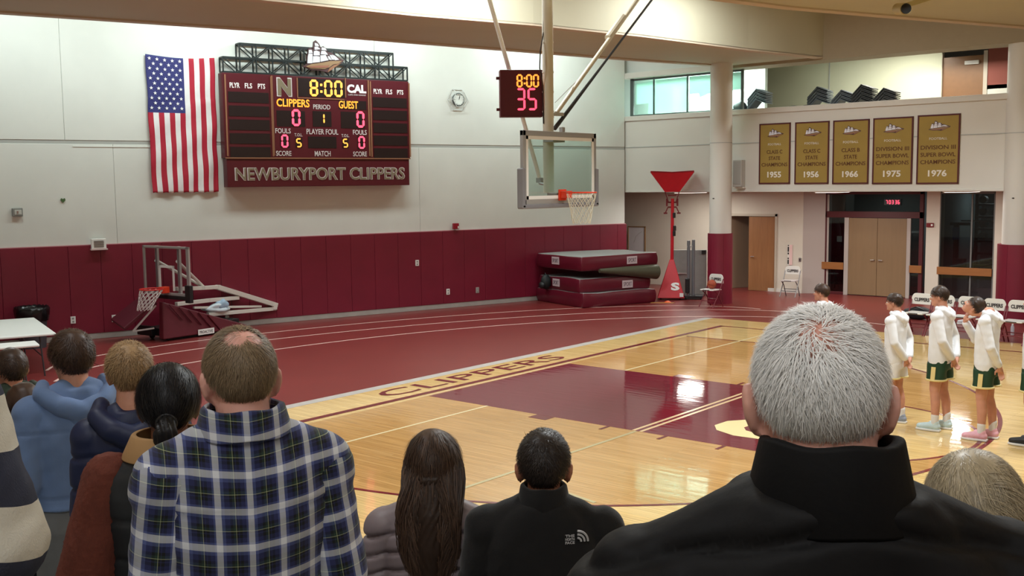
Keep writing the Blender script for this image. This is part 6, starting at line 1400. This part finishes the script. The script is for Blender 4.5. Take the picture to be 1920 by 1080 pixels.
# ---- boy in the light blue hoodie
M_BHOOD = mat('hoodie_blue', (104, 130, 172), .85, sheen=.15, noise=.04, nscale=14, bump=.06, bscale=200)
r, H = person(133, 624, 4.8, 166, RZ(1), 'young man in a light blue hoodie and grey sweatpants')
Mh, A, s_ = human(r, H, SK, head_yaw=math.radians(6), voxel=.0085, hs=1.03, build=.97, sh=.17, armspec={sd: dict(el=(sd*.225, .05, 1.12), wr=(sd*.20, -.10, .90), f=(0, -.3, -1), t=(0, -1, 0), p=(-sd, 0, 0)) for sd in (-1, 1)})
P = [torso(s_, jrows(.97, 1.04, .99))]
P += traps(s_)
for sd in (-1, 1): P += [('e', tuple(A[sd]['S'][0]), (.086*s_, .082*s_, .082*s_))]; P += sleeve(A, sd, s_, (.080, .070, .052), .02)
blob('hoodie', P, .0095, 3, M_BHOOD, r, post=lambda c, n: c+n*(.007*wob(c*np.array([1, 1, .5])+c[:, [2, 0, 1]]*.5, 20, 24)+.004*wob(c, 36, 25)-.005*np.exp(-((c[:, 2]-1.33*s_)/(.005*s_))**2)*(c[:, 1] > 0)-.006*np.exp(-((c[:, 2]-1.045*s_)/(.006*s_))**2))[:, None])
hood_down(r, s_, M_BHOOD, 1.25, .009, 1.485); trousers(r, s_, M_TRK, B=1.1); shoes(r, s_, M_SHB, M_WHITE)
hair_obj('hair', r, M_HBR2, hair_cap(r, Mh, M_HBR2, .018, (60, 92, 134), 1.1, 8, .2), strands(Mh, 5000, .045, .018, (60, 92, 134), width=.0024, seed=18, lift=.014, mess=.5, droop=.4))

# ---- blond boy in the navy puffer
M_NAVY = mat('puffer_navy', (30, 40, 74), .5, spec=.4, noise=.06, nscale=8, bump=.12, bscale=26)
r, H = person(240, 646, 3.72, 152, RZ(2), 'boy with short blond hair in a hooded navy puffer jacket')
Mh, A, s_ = human(r, H, SK, head_yaw=math.radians(2), voxel=.0085, hs=.885, sh=.135, build=.86, armspec={sd: dict(el=(sd*.165, .05, 1.10), wr=(sd*.175, -.04, .86), f=(0, -.2, -1), t=(0, -1, 0), p=(-sd, 0, 0)) for sd in (-1, 1)})
P = [torso(s_, jrows(.80, 1.0, .72))]
P += traps(s_, .85)
for sd in (-1, 1): P += [('e', tuple(A[sd]['S'][0]), (.078*s_, .076*s_, .076*s_))]; P += sleeve(A, sd, s_, (.072, .066, .05), .02)
blob('puffer_jacket', P, .0095, 2, M_NAVY, r, post=quilt((1.36, 1.25, 1.14, 1.02, .90, .80), .012, s_, .1)); hood_down(r, s_, M_NAVY, 1.0, .009, 1.485)
trousers(r, s_, M_JEAN); shoes(r, s_, M_SHB, M_WHITE)
bd = hair_mat('hair_dark_blond', (164, 134, 96), .5, .35)
hair_obj('hair', r, bd, hair_cap(r, Mh, bd, .013, (60, 90, 132), 1.2, 9, .2), strands(Mh, 5000, .036, .013, (60, 90, 132), width=.0022, seed=19, lift=.014, mess=.55, droop=.35))

# ---- woman with black tied hair, dark vest over rust knit sleeves
M_VEST = mat('vest_dark', (30, 34, 38), .6, noise=.05, bump=.1, bscale=30); M_RUST = mat('knit_rust', (104, 50, 36), .9, noise=.12, nscale=40, bump=.5, bscale=70, stretch=(1, 1, .5)); M_TANC = mat('collar_tan', (176, 138, 92), .8, noise=.05)
r, H = person(313, 690, 3.15, 146, RZ(2), 'woman with black tied hair, dark vest and rust knit sleeves')
Mh, A, s_ = human(r, H, SK3, voxel=.0085, hs=1.0, sh=.178, build=1.02, armspec={sd: dict(el=(sd*.255, .06, 1.10), wr=(sd*.20, -.12, .93), f=(-sd*.3, -.6, -.6), t=(0, -1, .3), p=(-sd, 0, 0)) for sd in (-1, 1)})
blob('vest', [torso(s_, jrows(1.03, 1.12, .72)), ('e', (-.15*s_, .02*s_, 1.39*s_), (.065*s_, .08*s_, .06*s_)), ('e', (.15*s_, .02*s_, 1.39*s_), (.065*s_, .08*s_, .06*s_))], .0095, 3, M_VEST, r, post=quilt((1.30, 1.18, 1.05, .93), .007, s_))
for sd in (-1, 1): blob('knit_sleeve', [('e', tuple(A[sd]['S'][0]), (.085*s_, .082*s_, .08*s_))]+sleeve(A, sd, s_, (.085, .088, .055), .015), .0095, 3, M_RUST, r, post=lambda c, n: c+n*(.005*wob(c, 30, 33)+.003*np.sin(c[:, 2]*330)*np.sin(c[:, 1]*300))[:, None])
collar_ring(r, s_, M_TANC, 1.465, 1.535, .094, .09, cy=.02, t=.016, flare=.35); trousers(r, s_, M_JEAN); shoes(r, s_, M_SHB, M_BLACK)
bk = hair_mat('hair_black', (27, 26, 29), .45, .4)
hair_obj('hair', r, bk, hair_cap(r, Mh, bk, .018, (60, 100, 138), 1.05, 10, .08), strands(Mh, 4500, .07, .018, (60, 100, 138), crown=(0, -.7, .7), width=.0022, seed=20, lift=.010, mess=.22, droop=.3))
blob('hair_tail', [('c', [tuple(Mh@Vector((.004, .11, -.01))), tuple(Mh@Vector((.008, .14, -.05))), tuple(Mh@Vector((.006, .125, -.12))), tuple(Mh@Vector((-.006, .10, -.19)))], [.022, .033, .034, .018])], .006, 2, bk, r, post=lambda c, n: c+n*(.003*np.sin(c[:, 0]*380+5*np.sin(c[:, 2]*30)))[:, None])
MB().tube([tuple(Mh@Vector((.004+.026*math.cos(t), .125, -.025+.026*math.sin(t)))) for t in np.linspace(0, 2*PI, 17)[:-1]], .006, 8, close=True).build('hair_tie', M_BLACK, r, smooth=True)

# ---- boy at the far left in the green top, small person behind him
M_DG = mat('top_dark_green', (38, 52, 36), .8, noise=.06, nscale=12)
r, H = person(20, 656, 5.9, 168, RZ(1), 'boy with dark hair in a dark green top at the left edge')
Mh, A, s_ = human(r, H, SK2, head_yaw=math.radians(6), voxel=.009, hs=.98)
P = [torso(s_, jrows(1.0, 1.0, .78))]
P += traps(s_)
for sd in (-1, 1): P += [('e', tuple(A[sd]['S'][0]), (.08*s_, .078*s_, .078*s_))]; P += sleeve(A, sd, s_, (.074, .064, .05), .02)
blob('hoodie', P, .0105, 3, M_DG, r, post=fold(.006, .003, 44)); hood_down(r, s_, M_DG, 1.15, .0095); trousers(r, s_, M_JEAN, voxel=.012); shoes(r, s_, M_SHB, M_WHITE)
hair_obj('hair', r, M_HBR, hair_cap(r, Mh, M_HBR, .014, (60, 90, 132), 1.1, 12, .2), strands(Mh, 2500, .035, .014, (60, 90, 132), width=.003, seed=22, lift=.007, mess=.4, droop=.3))
M_PG = mat('top_pale_grey', (168, 170, 176), .8, noise=.04)
r, H = person(44, 722, 5.0, 160, RZ(1), 'small child with brown hair in a pale top before the blue hoodie')
Mh, A, s_ = human(r, H, SK, voxel=.009, hs=.93)
P = [torso(s_, jrows(1.05, 1.0, .78))]
P += traps(s_)
for sd in (-1, 1): P += [('e', tuple(A[sd]['S'][0]), (.08*s_, .078*s_, .078*s_))]; P += sleeve(A, sd, s_, (.074, .064, .05), .02)
blob('sweatshirt', P, .0105, 3, M_PG, r, post=fold(.006, .003, 47)); trousers(r, s_, M_JEAN, voxel=.012); shoes(r, s_, M_SHB, M_WHITE)
hair_obj('hair', r, M_HBR2, hair_cap(r, Mh, M_HBR2, .015, (60, 104, 138), 1.05, 14, .15), strands(Mh, 2500, .06, .014, (60, 104, 138), width=.003, seed=25, lift=.005, mess=.3, droop=.6))

# ---- person in the striped sweater, cut by the left edge
def stripes():
    m = bpy.data.materials.new('striped_knit'); m.use_nodes = True; nt = m.node_tree; N = nt.nodes; L = nt.links; b = N['Principled BSDF']; b.inputs['Roughness'].default_value = .9
    at = N.new('ShaderNodeAttribute'); at.attribute_name = 'cloth'; sx_ = N.new('ShaderNodeSeparateXYZ'); L.new(at.outputs['Vector'], sx_.inputs[0])
    c = N.new('ShaderNodeValToRGB'); c.color_ramp.interpolation = 'CONSTANT'; e = c.color_ramp.elements; e[0].color = (*lin((52, 56, 74)), 1); e[1].position = .5; e[1].color = (*lin((218, 214, 200)), 1)
    d = N.new('ShaderNodeMath'); d.operation = 'MULTIPLY_ADD'; d.inputs[1].default_value = 1/.18; d.inputs[2].default_value = .067; L.new(sx_.outputs[2], d.inputs[0]); f = N.new('ShaderNodeMath'); f.operation = 'FRACT'; L.new(d.outputs[0], f.inputs[0]); L.new(f.outputs[0], c.inputs[0]); L.new(c.outputs[0], b.inputs['Base Color'])
    n = N.new('ShaderNodeTexNoise'); n.inputs['Scale'].default_value = 160; bp_ = N.new('ShaderNodeBump'); bp_.inputs['Strength'].default_value = .3; bp_.inputs['Distance'].default_value = .004; L.new(n.outputs[0], bp_.inputs['Height']); L.new(bp_.outputs[0], b.inputs['Normal']); return m
M_STR = stripes()
sq = DP(-352, 392, 1.75); r = empty('person', (float(sq[0]), float(sq[1]), 0), math.radians(150+90), 'person in a wide navy and cream striped sweater at the left edge', 'person')
r.location.z = RZ(4); H = float(sq[2])-RZ(4)
Mh, A, s_ = human(r, H, SK, voxel=.009, hs=1.0, armspec={sd: dict(el=(sd*.245, .04, 1.12), wr=(sd*.15, -.12, .93), f=(-sd*.5, -.6, -.4), t=(0, -.6, .6), p=(-sd, 0, -.3), curl=.7) for sd in (-1, 1)})
P = [torso(s_, jrows(1.06, 1.1, .80))]
P += traps(s_)
for sd in (-1, 1): P += [('e', tuple(A[sd]['S'][0]), (.088*s_, .085*s_, .082*s_))]; P += sleeve(A, sd, s_, (.090, .098, .066), .01)
o = blob('striped_sweater', P, .0095, 3, M_STR, r, post=fold(.009, .004, 54)); 
n_ = len(o.data.vertices); co_ = np.empty(n_*3); o.data.vertices.foreach_get('co', co_); co_ = co_.reshape(-1, 3); a_ = o.data.attributes.new('cloth', 'FLOAT_VECTOR', 'POINT'); co_[:, 2] += .25*np.abs(co_[:, 0]); a_.data.foreach_set('vector', co_.astype(np.float32).ravel())
trousers(r, s_, M_JEAN); shoes(r, s_, M_SHB, M_WHITE); hair_obj('hair', r, M_HBR2, hair_cap(r, Mh, M_HBR2, .016, (60, 104, 138), 1.05, 15, .15), strands(Mh, 2500, .06, .016, (60, 104, 138), width=.0028, seed=27, lift=.005, mess=.3, droop=.6))

# ---- grey blond person at the lower right corner
r, H = person(1838, 858, 1.95, 118, RZ(2), 'person with smooth ash blond hair in the lower right corner')
Mh, A, s_ = human(r, H, SKP, head_yaw=math.radians(-6), head_roll=.12, head_pitch=.03, voxel=.008, hs=1.03)
P = [torso(s_, jrows(1.05, 1.05, .76))]
P += traps(s_)
for sd in (-1, 1): P += [('e', tuple(A[sd]['S'][0]), (.085*s_, .082*s_, .08*s_))]; P += sleeve(A, sd, s_, (.078, .068, .05), .02)
blob('sweatshirt', P, .0105, 3, mat('top_charcoal', (52, 54, 58), .8), r, post=fold(.006, .003, 64)); trousers(r, s_, M_JEAN, voxel=.012); shoes(r, s_, M_SHB, M_BLACK)
ab = hair_mat('hair_ash_blond', (176, 162, 134), .4, .45)
hair_obj('hair', r, ab, hair_cap(r, Mh, ab, .012, (60, 92, 138), 1.1, 16, .12), strands(Mh, 12000, .075, .012, (60, 92, 138), crown=(.30, .72, .62), width=.0018, seed=29, lift=.006, mess=.13, droop=.25, seg=7, swirl=1.1), strands(Mh, 6000, .05, .013, (60, 92, 138), crown=(.05, -.2, .97), width=.0018, seed=39, lift=.007, mess=.2, droop=.15, seg=6))
